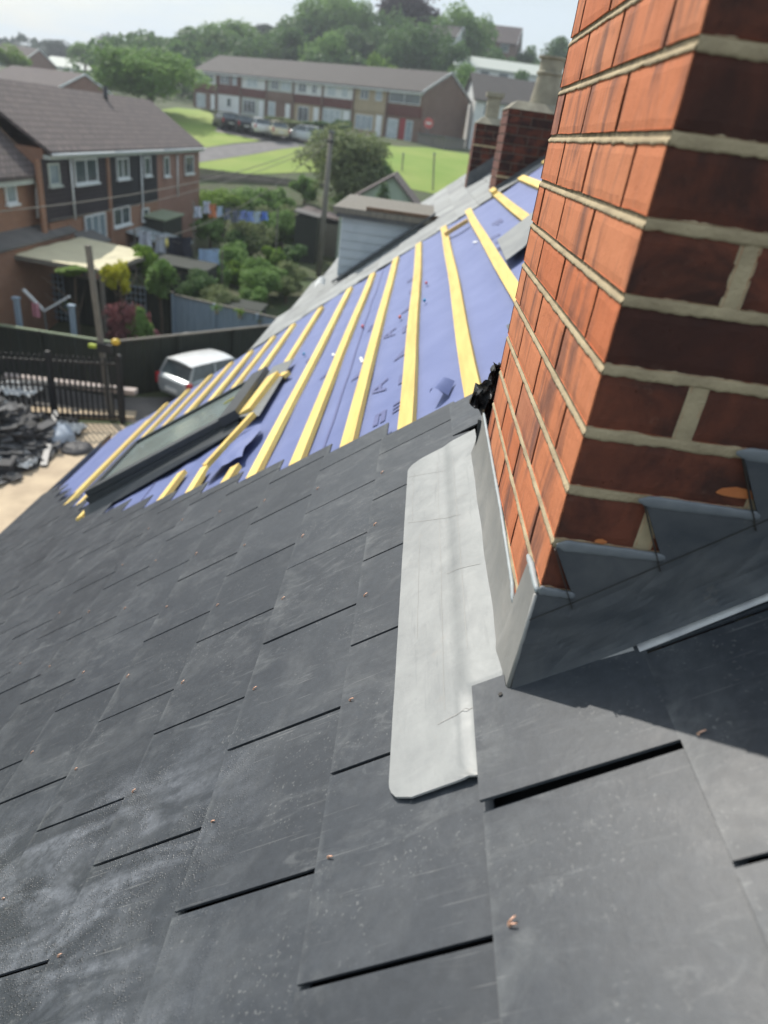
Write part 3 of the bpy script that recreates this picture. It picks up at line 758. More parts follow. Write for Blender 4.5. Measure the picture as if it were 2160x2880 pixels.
# ---------------- roof window
rw=thing('roof_window',(0,0,0),None,None); rw.parent=house; rw.location=RPT(2.2,3.9,.0)-house.location
for kk in ('label','category'):
    if kk in rw: del rw[kk]
rw['label']='dark grey roof window with reflective pane standing proud of the battens'
UA,UB,YA,YB=1.60,2.74,3.58,4.40
def T3(u,y,o):   # tilted: the lower end stands higher
    t=(u-UA)/(UB-UA); return RPT(u,y,o+.038+.058*t)
def lbar(mbx,u0,u1,y0,y1,o0,o1):
    mbx.hexa([T3(u0,y0,o0),T3(u1,y0,o0),T3(u1,y1,o0),T3(u0,y1,o0),T3(u0,y0,o1),T3(u1,y0,o1),T3(u1,y1,o1),T3(u0,y1,o1)])
f=MB(); lbar(f,UA,UB,YA,YA+.075,-.105,-.012); lbar(f,UA,UB,YB-.075,YB,-.105,-.012); lbar(f,UA,UA+.075,YA+.076,YB-.076,-.085,-.012); lbar(f,UB-.075,UB,YA+.076,YB-.076,-.085,-.012)
fr=part('frame', f, S_FRAME, rw)
f=MB(); lbar(f,UA+.10,UB-.02,YA+.008,YA+.085,-.010,.026); lbar(f,UA+.10,UB-.02,YB-.062,YB-.012,-.010,.022); lbar(f,UB-.07,UB-.02,YA+.086,YB-.063,-.010,.022)
part('sash', f, S_FRAME, rw)
f=MB(); lbar(f,UA+.12,UB-.072,YB-.064,YB-.050,.023,.030); part('trim', f, S_FRAMEL, rw); f=MB(); lbar(f,UA+.14,UB-.1,YA+.030,YA+.044,.023,.027); part('trim', f, S_FRAMEL, rw)
f=MB(); lbar(f,UA+.105,UB-.071,YA+.087,YB-.064,-.004,.008); part('glass', f, S_GLASS, rw)
f=MB(); lbar(f,UA-.02,UA+.098,YA-.012,YB+.01,-.012,.040); part('top_hood', f, S_FRAME, rw)
f=MB(); f.hexa([RPT(UA-.17,YA-.14,.002),RPT(UA-.021,YA-.02,.01),RPT(UA-.021,YB+.12,.01),RPT(UA-.17,YB+.14,.002),RPT(UA-.17,YA-.14,.006),RPT(UA-.021,YA-.02,.036),RPT(UA-.021,YB+.12,.036),RPT(UA-.17,YB+.14,.006)]); part('flashing', f, S_FRAMEL, rw)
f=MB(); f.hexa([RPT(UA,YA-.10,-.012),RPT(UB+.05,YA-.06,-.012),RPT(UB+.05,YA-.001,.0),RPT(UA,YA-.001,.0),RPT(UA,YA-.10,-.008),RPT(UB+.05,YA-.06,-.008),RPT(UB+.05,YA-.001,.045),RPT(UA,YA-.001,.02)]); part('side_shade_strip', f, S_FRAME, rw)  # dark strip standing for the black shadow along the window's near side
f=MB(); f.hexa([T3(UA+.12,YB-.30,.012),T3(UA+.24,YB-.34,.012),T3(UA+.24,YB-.31,.012),T3(UA+.12,YB-.27,.012),T3(UA+.12,YB-.30,.013),T3(UA+.24,YB-.34,.013),T3(UA+.24,YB-.31,.013),T3(UA+.12,YB-.27,.013)]); part('pane_sticker', f, L_E, rw)

# ---------------- loose slate on the membrane
q=MB(); pts=[RPT(u,y,.013) for u,y in [(-.07,3.56),(-.17,3.62),(-.52,4.10),(-.36,4.45),(-.09,4.25)]]
q.slab(pts,N*.005); solo('loose_slate', q, S_OLDSLATE, 'loose grey slate lying on the blue membrane across the upper battens','slate',base=pts[0])

# ================================================================== NEIGHBOUR HOUSE
nb=thing('terraced_house',(RPT(2.4,9).x+.3,9.2,-8.4),'neighbouring house with weathered pale slates, a boarded dormer and tall brick chimneys','house')
ns=MB()
def nside(u,y0,y1): 
    pass
k=0; u=-1.9
while u<2.62:
    u1=u+.22; ylo=6.82; yhi=11.75-.25*(2.0-u)*.3
    # eaves run slightly out of parallel
    y=ylo-(.0 if int(round((u+1.9)/.22))%2 else .15)
    while y<yhi:
        a=max(y,ylo); b=min(y+.3,yhi); y+=.3
        if b-a<.03: continue
        lim=2.66-(a-6.85)*.122
        if u1>lim: continue
        if 1.60>u>-.1 and 8.05<(a+b)/2<9.8 and (u<1.55): 
            pass
        o=-.035
        ns.hexa([RPT(u1,a+.002,o),RPT(u1,b-.002,o),RPT(u-.02,b-.002,o-.006),RPT(u-.02,a+.002,o-.006),RPT(u1,a+.002,o+.008),RPT(u1,b-.002,o+.008),RPT(u-.02,b-.002,o+.001),RPT(u-.02,a+.002,o+.001)],R_.random())
    u+=.22
part('roof_slates', ns, S_OLDSLATE, nb, 'weathered pale grey slates')
q=MB(); q.face([RPT(-1.95,6.80,-.05),RPT(2.66,6.80,-.05),RPT(2.05,11.6,-.05),RPT(-1.95,11.6,-.05)]); part('roof_underlay', q, S_DKVOID, nb)
q=MB(); q.box(RPT(2.4,0).x+.25,5.5,6.76,11.45,-8.4,RPT(2.4,0).z-.35); part('wall', q, S_WBR, nb)
q=MB(); e2=RPT(2.3,0)
for yy in (6.80,11.3):
    q.slab([(e2.x+.1,yy,e2.z-.3),(rd.x,yy,rd.z-.2),(rd.x+4.3,yy,rd.z-3.6),(rd.x+4.3,yy,e2.z-.9),(e2.x+.1,yy,e2.z-.9)],(0,.12,0))
q.slab([(rd.x,6.8,rd.z-.1),(rd.x+4.4,6.8,rd.z-3.5),(rd.x+4.4,11.5,rd.z-3.5),(rd.x,11.5,rd.z-.1)],(0,0,-.05)); part('gable', q, S_WBR, nb)
# dormer
dm=thing('dormer',(0,0,0),None,None); dm.parent=nb
for kk in ('label','category'):
    if kk in dm: del dm[kk]
dm['label']='flat roofed dormer clad in pale blue boards'
dm.location=Vector((-.8,8.1,-1.45))-nb.location
DX=-.80; DZ=-.80; DY0,DY1=8.0,9.7
def rzs(x): return rz_(x)-.03
q=MB()
nbd=8
for i in range(nbd):
    za=rzs(DX)+.0+(DZ-rzs(DX))*i/nbd; zb2=rzs(DX)+(DZ-rzs(DX))*(i+1)/nbd
    # board runs back until it meets the slope
    xa=max(DX,DX+(za-rzs(DX))/math.tan(RP)); 
    xe=DX+(za-rzs(DX))/math.tan(RP); xe2=DX+(zb2-rzs(DX))/math.tan(RP)
    # triangle cheek: horizontal boards from the front edge to the slope
    q.hexa([(DX,DY0-.022,za),(xe+.04,DY0-.022,za),(xe+.04,DY0,za),(DX,DY0,za),(DX,DY0-.010,zb2),(xe2+.04,DY0-.010,zb2),(xe2+.04,DY0,zb2),(DX,DY0,zb2)])
# roof slope meets top of cheek at xe for DZ
XE=DX+(DZ-rzs(DX))/math.tan(RP)
q2=MB()
q2.slab([(DX+.01,DY0+.001,rzs(DX)-.05),(DX+.01,DY0+.001,DZ),(XE,DY0+.001,DZ)],(0,DY1-DY0,0)); part('dormer_body', q2, S_CLADB, dm)
part('cheek_boards', q, S_CLADB, dm)
q=MB(); q.box(DX-.02,DX+.009,DY0+.1,DY1-.1,rzs(DX)+.05,DZ-.02); df=part('dormer_window', q, S_UPVC, dm)
q=MB(); q.box(DX-.03,DX-.021,DY0+.2,DY1-.2,rzs(DX)+.12,DZ-.1); part('pane', q, S_PANE, dm)
q=MB(); q.box(DX-.10,XE+.10,DY0-.09,DY1+.05,DZ,DZ+.055); part('flat_roof', q, S_GREYT, dm)
q=MB(); q.box(DX-.06,XE+.05,DY0-.065,DY0-.024,DZ-.045,DZ-.001); part('fascia', q, S_LEADD, dm)
q=MB(); q.bar((DX+.25,DY0-.05,DZ+.075),(XE+.14,DY0-.04,DZ+.075),.05,.035); part('roof_timber', q, S_BROWN, dm)
q=MB(); q.hexa([(DX-.05,DY0-.10,rzs(DX)-.045+.03),(XE+.08,DY0-.10,rzs(XE)+.08+.03),(XE+.08,DY0-.02,rzs(XE)+.08+.03),(DX-.05,DY0-.02,rzs(DX)-.045+.03),(DX-.05,DY0-.10,rzs(DX)-.045+.055),(XE+.08,DY0-.10,rzs(XE)+.08+.055),(XE+.08,DY0-.02,rzs(XE)+.08+.055),(DX-.05,DY0-.02,rzs(DX)-.045+.055)]); part('cheek_flashing', q, S_LEADD, dm)
q=MB(); p=RPT(1.75,8.1,.0); q.grid(lambda a,b:p+Vector((-.12*a,.08*b,.05*math.sin(a*3)+.06*b-.05*a)),4,4); part('plastic_scrap', q, S_PLASTER, dm)
# two brick stacks
S_MORTO=M('old mortar',(.16,.135,.11),(.11,.095,.08),30,.95,.3)
def stack(x0,x1,y0,y1,zt,pots,label,bands,w=.16):
    c=thing('chimney',(0,0,0),None,None); c.parent=nb; 
    for kk in ('label','category'):
        if kk in c: del c[kk]
    c['label']=label
    zb=rz_(x0)-.3; c.location=Vector((x0,y0,zb))-nb.location
    b=MB(); m=MB(); m.box(x0+.006,x1-.006,y0+.006,y1-.006,zb,zt); z=zb; i=0
    while z<zt-.01:
        zz=min(z+.064,zt); s=[0,.1075] if i%2 else [0]
        def runs(L,i):
            o=[]; a=0 if i%2 else -.11
            while a<L: o.append((max(a,0),min(a+.215,L))); a+=.225
            return o
        for a,e in runs(x1-x0,i): 
            if e-a>.02: b.box(x0+a,x0+e,y0,y0+.1,z,zz,R_.random())
        for a,e in runs(y1-y0-.1,i+1):
            if e-a>.02: b.box(x0,x0+.1,y0+.101+a,y0+.1+e,z,zz,R_.random()); b.box(x1-.1,x1,y0+.101+a,y0+.1+e,z,zz,R_.random())
        z+=.075; i+=1
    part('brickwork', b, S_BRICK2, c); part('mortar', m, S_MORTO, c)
    q=MB(); q.hexa([(x0-.01,y0-.01,zt),(x1+.01,y0-.01,zt),(x1+.01,y1+.01,zt),(x0-.01,y1+.01,zt),(x0+.07,y0+.07,zt+.07),(x1-.07,y0+.07,zt+.07),(x1-.07,y1-.07,zt+.07),(x0+.07,y1-.07,zt+.07)]); part('flaunching', q, S_TERRA, c)
    for (px,py,pr_,h2,kind) in pots:
        q=MB()
        if kind: q.lathe((px,py,zt+.04),[(pr_*1.02,0),(pr_,.03),(pr_*.80,h2*.62),(pr_*.80,h2*.64),(pr_*.90,h2*.66),(pr_*.90,h2*.70),(pr_*.78,h2*.72),(pr_*.80,h2*.95),(pr_*.96,h2*.96),(pr_*.96,h2),(pr_*.7,h2)],28)
        else: q.box(px-pr_,px+pr_,py-pr_,py+pr_,zt+.04,zt+h2*.85); q.box(px-pr_*1.35,px+pr_*1.35,py-pr_*1.35,py+pr_*1.35,zt+h2*.85+.001,zt+h2)
        part('chimney_pot', q, S_TERRA, c, smooth=False)
    q=MB()
    q.hexa([(x0-.004,y0-.012,rzs(x0)-.02),(x1,y0-.012,rzs(x1)-.02),(x1,y0-.002,rzs(x1)-.02),(x0-.004,y0-.002,rzs(x0)-.02),(x0-.004,y0-.012,rzs(x0)+w),(x1,y0-.012,rzs(x1)+w),(x1,y0-.002,rzs(x1)+w),(x0-.004,y0-.002,rzs(x0)+w)])
    part('lead_flashing', q, S_LEADD, c)
    for z in bands:
        q=MB(); q.box(x0-.006,x1+.006,y0-.006,y0-.0005,z,z+.02); part('mortar_band', q, S_MORT, c)
    return c
A=onp(1068,408,1,7.12); T2=onp(1092,232,1,7.12)
stack(A.x,A.x+.80,7.12,7.12+.62,T2.z,[(A.x+.33,7.36,.135,.40,1)],'nearer tall brick chimney with a round clay pot',[A.z+.10],.03)
A=onp(1008,398,1,9.25); T2=onp(1030,265,1,9.25)
stack(A.x,A.x+.62,9.25,9.7,T2.z,[(A.x+.17,9.42,.075,.33,0)],'farther brick chimney with a slim square pot',[A.z+.42])

# ================================================================== GROUND
gr=MB()
xs=[-300+ i*10 for i in range(0,23)]+[-78+4*i for i in range(0,32)]+[60+20*i for i in range(0,15)]
ys=[-80,-40,0,13,26,28,30,34,38,42,47,50,54,58,62,66,70,75,80,84,87,95,105,118,130,150,175,200,250,320,450,600]
i0=0
for x in xs:
    for y in ys: gr.v.append(Vector((x,y,gz(x,y))))
for a in range(len(xs)-1):
    for b in range(len(ys)-1):
        q=a*len(ys)+b; gr.f.append((q,q+len(ys),q+len(ys)+1,q+1)); gr.r.append(.5)
struct('ground', gr, S_EARTH)
def drape(name, pts, mat, off, cuts=5, kind='structure'):
    bm=bmesh.new(); vs=[bm.verts.new((p.x,p.y,0)) for p in pts]; bm.faces.new(vs)
    for (yy,_) in GP:
        bmesh.ops.bisect_plane(bm, geom=bm.verts[:]+bm.edges[:]+bm.faces[:], plane_co=(0,yy,0), plane_no=(0,1,0))
    for v in bm.verts: v.co.z=gz(v.co.x,v.co.y)+off
    me=bpy.data.meshes.new(name); bmesh.ops.triangulate(bm,faces=bm.faces[:]); bmesh.ops.recalc_face_normals(bm,faces=bm.faces[:])
    bm.to_mesh(me); bm.free(); me.materials.append(mat)
    o=link(name,me); return tag(o,kind=kind)
g=gnd
V3=lambda x,y:Vector((x,y,0))
drape('patio',[V3(-11.2,2),V3(-2.9,2),V3(-2.9,17.6),V3(-7.9,18.3),V3(-11.2,17.4)],S_PAVE,.02)
drape('yard',[V3(-13.0,18.5),V3(-7.9,18.6),V3(-2.9,17.8),V3(1,17.8),V3(1,24.5),V3(-8.5,20.4),V3(-13.0,20.4)],S_YARD,.02)
# green between the gardens and the far terrace
drape('lawn',[g(425,382),g(700,372),g(1000,432),g(1060,395),V3(14,66),V3(14,82),V3(0,83),g(860,318),g(700,303),g(600,320),g(430,352)],S_GRASS,.03)
drape('lawn',[g(330,240),g(430,238),g(500,284),g(560,300),g(560,306),g(428,322),g(400,318),g(380,290)],S_GRASS,.035)
drape('road',[g(395,324),g(431,322),g(564,309),g(640,297),g(700,292),g(712,306),g(655,319),g(551,334),g(428,353),g(395,357)],S_TARMAC,.045)
drape('parking_bay',[g(463,268),g(600,273),g(700,290),g(640,299),g(566,306),g(470,287)],S_TARMAC,.05)
drape('kerb',[g(464,285),g(468,283.5),g(566,302),g(564,305.5)],S_KERB,.07)
drape('pavement',[g(428,379),g(520,380),g(640,398),g(640,403),g(520,386),g(428,386)],S_KERB,.06)

# ================================================================== HOUSES
def panelX(mbx,X,p0,p1,t0,t1):   # rectangle on the plane x=X from two pixels
    a=onp(*p0,0,X); b=onp(*p1,0,X); mbx.box(X+t0,X+t1,min(a.y,b.y),max(a.y,b.y),min(a.z,b.z),max(a.z,b.z))
def z3(x,y): return (x*.287,268.8+y*.287)
def window_rect(parent,X,y0,y1,z0,z1,frame=S_UPVC,pane=S_PANE,mull=1):
    f=MB(); w=.07
    f.box(X+.01,X+.07,y0,y1,z0,z0+w); f.box(X+.01,X+.07,y0,y1,z1-w,z1); f.box(X+.01,X+.07,y0,y0+w,z0+w,z1-w); f.box(X+.01,X+.07,y1-w,y1,z0+w,z1-w)
    for i in range(mull): 
        yy=y0+(y1-y0)*(i+1)/(mull+1); f.box(X+.01,X+.068,yy-.03,yy+.03,z0+w,z1-w)
    wn=part('window', f, frame, parent)
    p=MB(); p.box(X+.012,X+.03,y0+w*.9,y1-w*.9,z0+w*.9,z1-w*.9); part('pane', p, pane, wn)
    s=MB(); s.box(X+.01,X+.14,y0-.06,y1+.06,z0-.08,z0-.002); part('sill', s, frame, wn)
WX=-14.0
EZ=-2.06; RZ_=-.02; WG=-7.5
def wyz(px,py): P=onp(*z3(px,py),0,WX); return P.y,P.z
ya=27.6; yb_=wyz(812,400)[0]; yc=wyz(1183,400)[0]; yd=wyz(1500,400)[0]
def row_house(y0,y1,label,clad,cladm,wins,base_m,extra=None):
    h=thing('row_house',(WX-3,(y0+y1)/2,WG),label,'house','houses in the row across the gardens')
    q=MB(); q.box(WX-6,WX,y0,y1-.01,WG-1,EZ); part('wall', q, base_m, h)
    q=MB(); q.slab([(WX+.34,y0,EZ-.05),(WX-3,y0,RZ_),(WX-3,y0,RZ_-.14),(WX+.34,y0,EZ-.19)],(0,y1-y0-.012,0)); 
    q.slab([(WX-6.42,y0,EZ-.05),(WX-3,y0,RZ_),(WX-3,y0,RZ_-.14),(WX-6.42,y0,EZ-.19)],(0,y1-y0-.012,0)); part('roof', q, S_ROOFT, h)
    q=MB(); q.slab([(WX-.001,y1-.012,EZ),(WX-3,y1-.012,RZ_-.16),(WX-5.999,y1-.012,EZ)],(0,-.2,0)); part('gable', q, base_m, h)
    q=MB(); q.box(WX+.02,WX+.30,y0,y1-.012,EZ-.34,EZ-.2); part('soffit', q, S_SOFFIT, h)
    q=MB(); q.tube([(WX+.38,y0,EZ-.17),(WX+.38,y1-.012,EZ-.17)],.055,8); part('gutter', q, S_UPVC, h, smooth=True)
    if clad:
        (c0,c1,z0)=clad; q=MB(); q.box(WX+.001,WX+.05,c0,c1,z0,EZ-.345); part('cladding', q, cladm, h)
    for wpx in wins:
        (a,b,c,d,fm,pm,mu)=wpx
        y_0,z_1=wyz(a,b); y_1,z_0=wyz(c,d); window_rect(h,WX+.045,y_0,y_1,min(z_0,z_1),max(z_0,z_1),fm,pm,mu)
    return h
h1=row_house(ya,yb_,'left house of the row across the gardens, dark purple tiles and a wide picture window',(wyz(310,400)[0],yb_-.25,wyz(600,690)[1]),S_HUNG,
   [(340,290,440,450,S_SOFFIT,S_PANEL,0),(535,258,725,430,S_UPVC,S_PANE,1),(620,690,790,860,S_UPVC,S_PANEL,2)],S_WBR)
h2=row_house(yb_,yc,'middle house of the row across the gardens, clad in black tiles with small white windows',(yb_+.15,yc-.1,wyz(1000,610)[1]),S_HUNGB,
   [(860,250,960,400,S_UPVC,S_PANE,1),(1070,240,1125,380,S_UPVC,S_PANE,0),(835,635,970,740,S_UPVC,S_PANE,1),(1055,635,1110,710,S_UPVC,S_PANE,0)],S_WBR)
h3=row_house(yc,yd,'right end house of the row across the gardens, plain pinkish brick with a gable',None,None,
   [(1222,240,1265,385,S_UPVC,S_PANE,0),(1380,235,1447,365,S_UPVC,S_PANE,0)],S_WBR2)
for hh,px,top,bot in ((h1,503,240,720),(h2,1042,240,700),(h3,1318,240,540)):
    y_,zt=wyz(px,top); _,zb=wyz(px,bot); q=MB(); q.tube([(WX+.12,y_,zt+.1),(WX+.12,y_,zb)],.05,8); part('drainpipe', q, S_UPVC, hh, smooth=True)
for hh,px in ((h1,285),(h2,808)):
    y_,_=wyz(px,400); q=MB(); q.box(WX+.001,WX+.09,y_-.16,y_+.16,WG,EZ-.35); part('brick_pier', q, S_WBR, hh)
q=MB(); P=onp(228,205,0,WX-2.6); q.tube([(P.x,P.y,P.z-.9),(P.x,P.y,P.z+.4)],.11,10); part('flue', q, S_BLACK, h2, smooth=True)
q=MB(); 
for (a,b) in ((245,238),(252,245),(262,250)):
    P=onp(a,b,0,WX-2.6); q.box(P.x-.3,P.x+.3,P.y-.5,P.y+.5,P.z-.4,P.z-.28)
# lean-to extension and glass roof behind the middle house
def box_thing(name,label,cat,x0,x1,y0,y1,z0,z1,wm,rm,slope=.4,over=.15,group=None):
    t=thing(name,((x0+x1)/2,(y0+y1)/2,z0),label,cat,group)
    q=MB(); q.box(x0,x1,y0,y1,z0,z1); part('wall', q, wm, t)
    q=MB(); q.hexa([(x0-over,y0-over,z1+slope),(x1+over,y0-over,z1+.01),(x1+over,y1+over,z1+.01),(x0-over,y1+over,z1+slope),(x0-over,y0-over,z1+slope+.09),(x1+over,y0-over,z1+.10),(x1+over,y1+over,z1+.10),(x0-over,y1+over,z1+slope+.09)]); part('roof', q, rm, t)
    return t
# house at the left edge, stepping forward
LX=-14.4
lh=thing('brick_house',(LX-4,20,-8.2),'orange brick house cut off by the left edge, with one white framed window','house')
pa=onp(84,365,0,LX); pa.y=27.55

q=MB(); q.box(LX-8,LX,14,pa.y,-8.4,pa.z); part('wall', q, S_WBR, lh)
rh=pa.z+3.6
q=MB(); q.slab([(LX+.35,14.0,pa.z-.1),(LX-4,14.0,rh),(LX-4,14.0,rh-.14),(LX+.35,14.0,pa.z-.24)],(0,pa.y-14.0+.15,0)); q.slab([(LX-8.35,14.0,pa.z-.1),(LX-4,14.0,rh),(LX-4,14.0,rh-.14),(LX-8.35,14.0,pa.z-.24)],(0,pa.y-14.0+.15,0)); part('roof', q, S_ROOFT, lh)
q=MB(); q.bar((LX+.34,pa.y+.17,pa.z-.16),(LX-4,pa.y+.17,rh-.06),.06,.24); part('verge_board', q, S_BROWN, lh)
q=MB(); q.slab([(LX,pa.y-.01,pa.z),(LX-4,pa.y-.01,rh-.2),(LX-8,pa.y-.01,pa.z)],(0,-.2,0)); part('gable', q, S_WBR, lh)
q=MB(); q.box(LX+.02,LX+.30,14,pa.y+.1,pa.z-.42,pa.z-.25); part('soffit', q, S_SOFFIT, lh)
w0=onp(4,383,0,LX); w1=onp(36,441,0,LX); window_rect(lh,LX,w0.y,w1.y,w1.z+.05,w0.z,S_UPVC,S_PANEL,0)
q=MB(); P0=onp(70,372,0,LX); P1=onp(76,470,0,LX); q.tube([(LX+.1,P0.y,P0.z),(LX+.1,P1.y,P1.z)],.05,8); part('drainpipe', q, S_UPVC, lh, smooth=True)
# flat extension roofs below it
t=box_thing('brick_extension','low grey roofed extension with a white gutter behind the orange brick house','extension',-14.38,-13.78,22.5,29.1,-8.4,-5.1,S_WBR,S_YARD,.35,.1)
t=box_thing('brick_extension','grey roofed extension under the wide picture window of the row','extension',-13.94,-13.2,29.3,31.0,-7.6,-5.6,S_WBR,S_YARD,.35,.1)
P=onp(362,478,0,-12.5)
t=box_thing('lean_to','low lean-to with a pale translucent roof behind the middle house','lean-to',-13.9,-11.6,P.y-1.6,P.y+.8,-7.5,-6.3,S_GREYT,S_NET,.5,.1)
P=onp(345,412,0,-12.9)
t=box_thing('timber_canopy','timber canopy with a pale roof edge at the end house of the row','canopy',-13.95,-12.9,P.y+.4,P.y+3.4,-7.5,-5.35,S_FENCE,S_CAPG,.10,.12)

# far terrace of eight houses
TD=Vector((4.1527,-3.2932,0)); TW=5.3; td=TD.normalized(); trz=math.atan2(TD.y,TD.x)
T0=Vector((-34.206,113.487,-.35))
TEH=4.80
def lbox(q,x0,x1,y0,y1,z0,z1): q.box(x0,x1,y0,y1,z0,z1)
def terr(i,label,upper,mid,lower,win_up,win_lo,extra=None,end=False):
    h=thing('terrace_house',T0+td*TW*i,label,'house','houses of the far terrace',trz)
    W_=TW-.02
    q=MB(); q.box(0,W_,0,8.4,-1.0,TEH); part('wall', q, lower, h, local=True)
    q=MB(); q.box(.18,W_-.02,-.06,-.001,3.25,TEH-.12); part('upper_cladding', q, upper, h, local=True)
    q=MB(); q.box(.18,W_-.02,-.09,-.001,2.25,3.24); part('tile_band', q, mid, h, local=True)
    q=MB(); q.slab([(0,-.45,TEH-.06),(0,4.2,TEH+2.35),(0,4.2,TEH+2.2),(0,-.45,TEH-.2)],(W_+(.15 if end else 0),0,0)); q.slab([(0,8.85,TEH-.06),(0,4.2,TEH+2.35),(0,4.2,TEH+2.2),(0,8.85,TEH-.2)],(W_+(.15 if end else 0),0,0)); part('roof', q, S_ROOFT2, h, local=True)
    q=MB(); q.box(0,W_,-.48,-.10,TEH-.32,TEH-.205); part('soffit', q, S_UPVC, h, local=True)
    q=MB(); q.box(0,.16,-.25,-.001,-1,TEH-.33); part('party_pier', q, S_WBR3, h, local=True)
    def win(x0,x1,z0,z1,fm,pm,mu,yy):
        f=MB(); w=.07
        f.box(x0,x1,yy-.06,yy,z0,z0+w); f.box(x0,x1,yy-.06,yy,z1-w,z1); f.box(x0,x0+w,yy-.06,yy,z0+w,z1-w); f.box(x1-w,x1,yy-.06,yy,z0+w,z1-w)
        for k in range(mu): xx=x0+(x1-x0)*(k+1)/(mu+1); f.box(xx-.035,xx+.035,yy-.058,yy,z0+w,z1-w)
        o=part('window', f, fm, h, local=True)
        p=MB(); p.box(x0+w*.9,x1-w*.9,yy-.04,yy-.01,z0+w*.9,z1-w*.9); part('pane', p, pm, o, local=True)
    for w in win_up: win(*w,-.061 if w[3]>3.3 else -.1)
    for w in win_lo: win(*w,-.002)
    d=MB(); d.box(*( (3.9,4.8) if extra is None else extra[0]),-.06,-.002,-.2,2.05); o=part('door', d, (extra[1] if extra else S_UPVC), h, local=True)
    d=MB(); xk=(3.9 if extra is None else extra[0][0])+.12; d.box(xk,xk+.05,-.09,-.061,.85,.95); part('handle', d, S_FRAMEL, o, local=True)
    if end:
        q=MB(); q.slab([(W_-.25,0,TEH),(W_-.25,4.2,TEH+2.18),(W_-.25,8.4,TEH)],(.25,0,0)); part('gable', q, S_WBR3, h, local=True)
        q=MB(); q.bar((W_+.12,-.5,TEH-.13),(W_+.12,4.2,TEH+2.28),.06,.24); q.bar((W_+.12,8.9,TEH-.13),(W_+.12,4.21,TEH+2.28),.06,.24); part('bargeboard', q, S_UPVC, h, local=True)
    return h
WU=lambda a,b,p=S_PANE:(a,b,3.45,4.5,S_UPVC,p,1)
terr(0,'leftmost house of the far terrace, beside the big tree, with pale upper windows',S_PLASTER,S_HUNGR,S_WBR3,[WU(.5,2.3,S_PANEL),WU(2.6,4.6)],[(.5,2.6,.3,2.0,S_UPVC,S_NET,1)])
terr(1,'second house of the far terrace, with a cream porch under red tiles',S_HUNGR,S_HUNGR,S_PLASTER,[WU(.8,2.9,S_PANE),WU(3.5,4.5,S_PANEL)],[(2.3,3.2,.8,1.9,S_UPVC,S_PANE,0)])
terr(2,'third house of the far terrace, with wide white boarding above the black cars',S_PLASTER,S_HUNGR,S_SOFFIT,[WU(1.3,3.6,S_NET)],[(.6,3.2,.4,2.0,S_UPVC,S_PANE,2)])
terr(3,'fourth house of the far terrace, with one dark square upper window',S_SOFFIT,S_WBR3,S_WBR3,[WU(1.0,2.5),WU(3.0,4.8,S_NET)],[(.5,1.9,.1,2.1,S_UPVC,S_NET,0)])
terr(4,'fifth house of the far terrace, white boarded above the hedge',S_PLASTER,S_HUNGR,S_BUFF,[WU(.9,2.4),WU(3.4,4.3)],[(1.0,3.0,.3,2.0,S_UPVC,S_PANE,1)])
terr(5,'sixth house of the far terrace, white boarded just left of the buff one',S_PLASTER,S_HUNGR,S_SOFFIT,[WU(.9,2.3,S_NET),WU(3.3,4.3,S_NET)],[(.3,3.3,.5,2.05,S_UPVC,S_NET,2)])
terr(6,'seventh house of the far terrace, all buff brick with a small dark window',S_BUFF,S_BUFF,S_BUFF,[WU(1.1,2.4),WU(3.5,4.5,S_PANEL)],[(.6,3.4,.4,1.9,S_UPVC,S_PANEL,2)])
terr(7,'right end house of the far terrace, with a long dark window and a red door',S_WBR3,S_HUNGR,S_WBR3,[WU(.3,4.9)],[(.4,2.0,-.1,1.9,S_UPVC,S_NET,0),(3.2,4.2,-.1,1.9,S_UPVC,S_PANEL,0)],((2.3,3.1),M('red door',(.35,.03,.035),None,5,.5,0)),end=True)
# red round sign on the gable end and grey garage
E8=T0+td*TW*8; tp=Vector((-td.y,td.x,0))
q=MB(); 
def loc8(a,b,z): return E8+td*a+tp*b+Vector((0,0,z))
q=MB(); q.box(.3,4.2,-.6,3.0,-.6,1.35); t=thing('garden_shed',E8+Vector((0,0,-.6)),'grey timber shed against the gable of the far terrace','shed',None,trz); part('wall', q, S_GREYT, t, local=True)
q=MB(); q.box(.15,4.35,-.75,3.1,1.351,1.45); part('roof', q, S_FRAMEL, t, local=True)
q=MB(); q.box(.8,2.4,-.63,-.601,-.3,1.1); part('door', q, S_GREYT, t, local=True)
P=onp(926,266,1,86.2); q=MB(); n=20
q.slab([(P.x+.52*math.cos(2*math.pi*i/n),P.y,P.z+.52*math.sin(2*math.pi*i/n)) for i in range(n)],(0,-.06,0)); 
t=thing('roadside_sign',(P.x,P.y,gz(0,P.y)),'round red sign on a pole before the brick gable','sign'); part('sign_face', q, M('sign red',(.62,.12,.11),None,5,.5,0), t)
q=MB(); q.box(P.x-.3,P.x+.3,P.y-.075,P.y-.061,P.z-.1,P.z+.1); part('sign_bar', q, S_PLASTER, t)
q=MB(); q.tube([(P.x,P.y+.06,gz(0,P.y)-.2),(P.x,P.y+.06,P.z+.3)],.04,8); part('pole', q, S_FRAMEL, t)

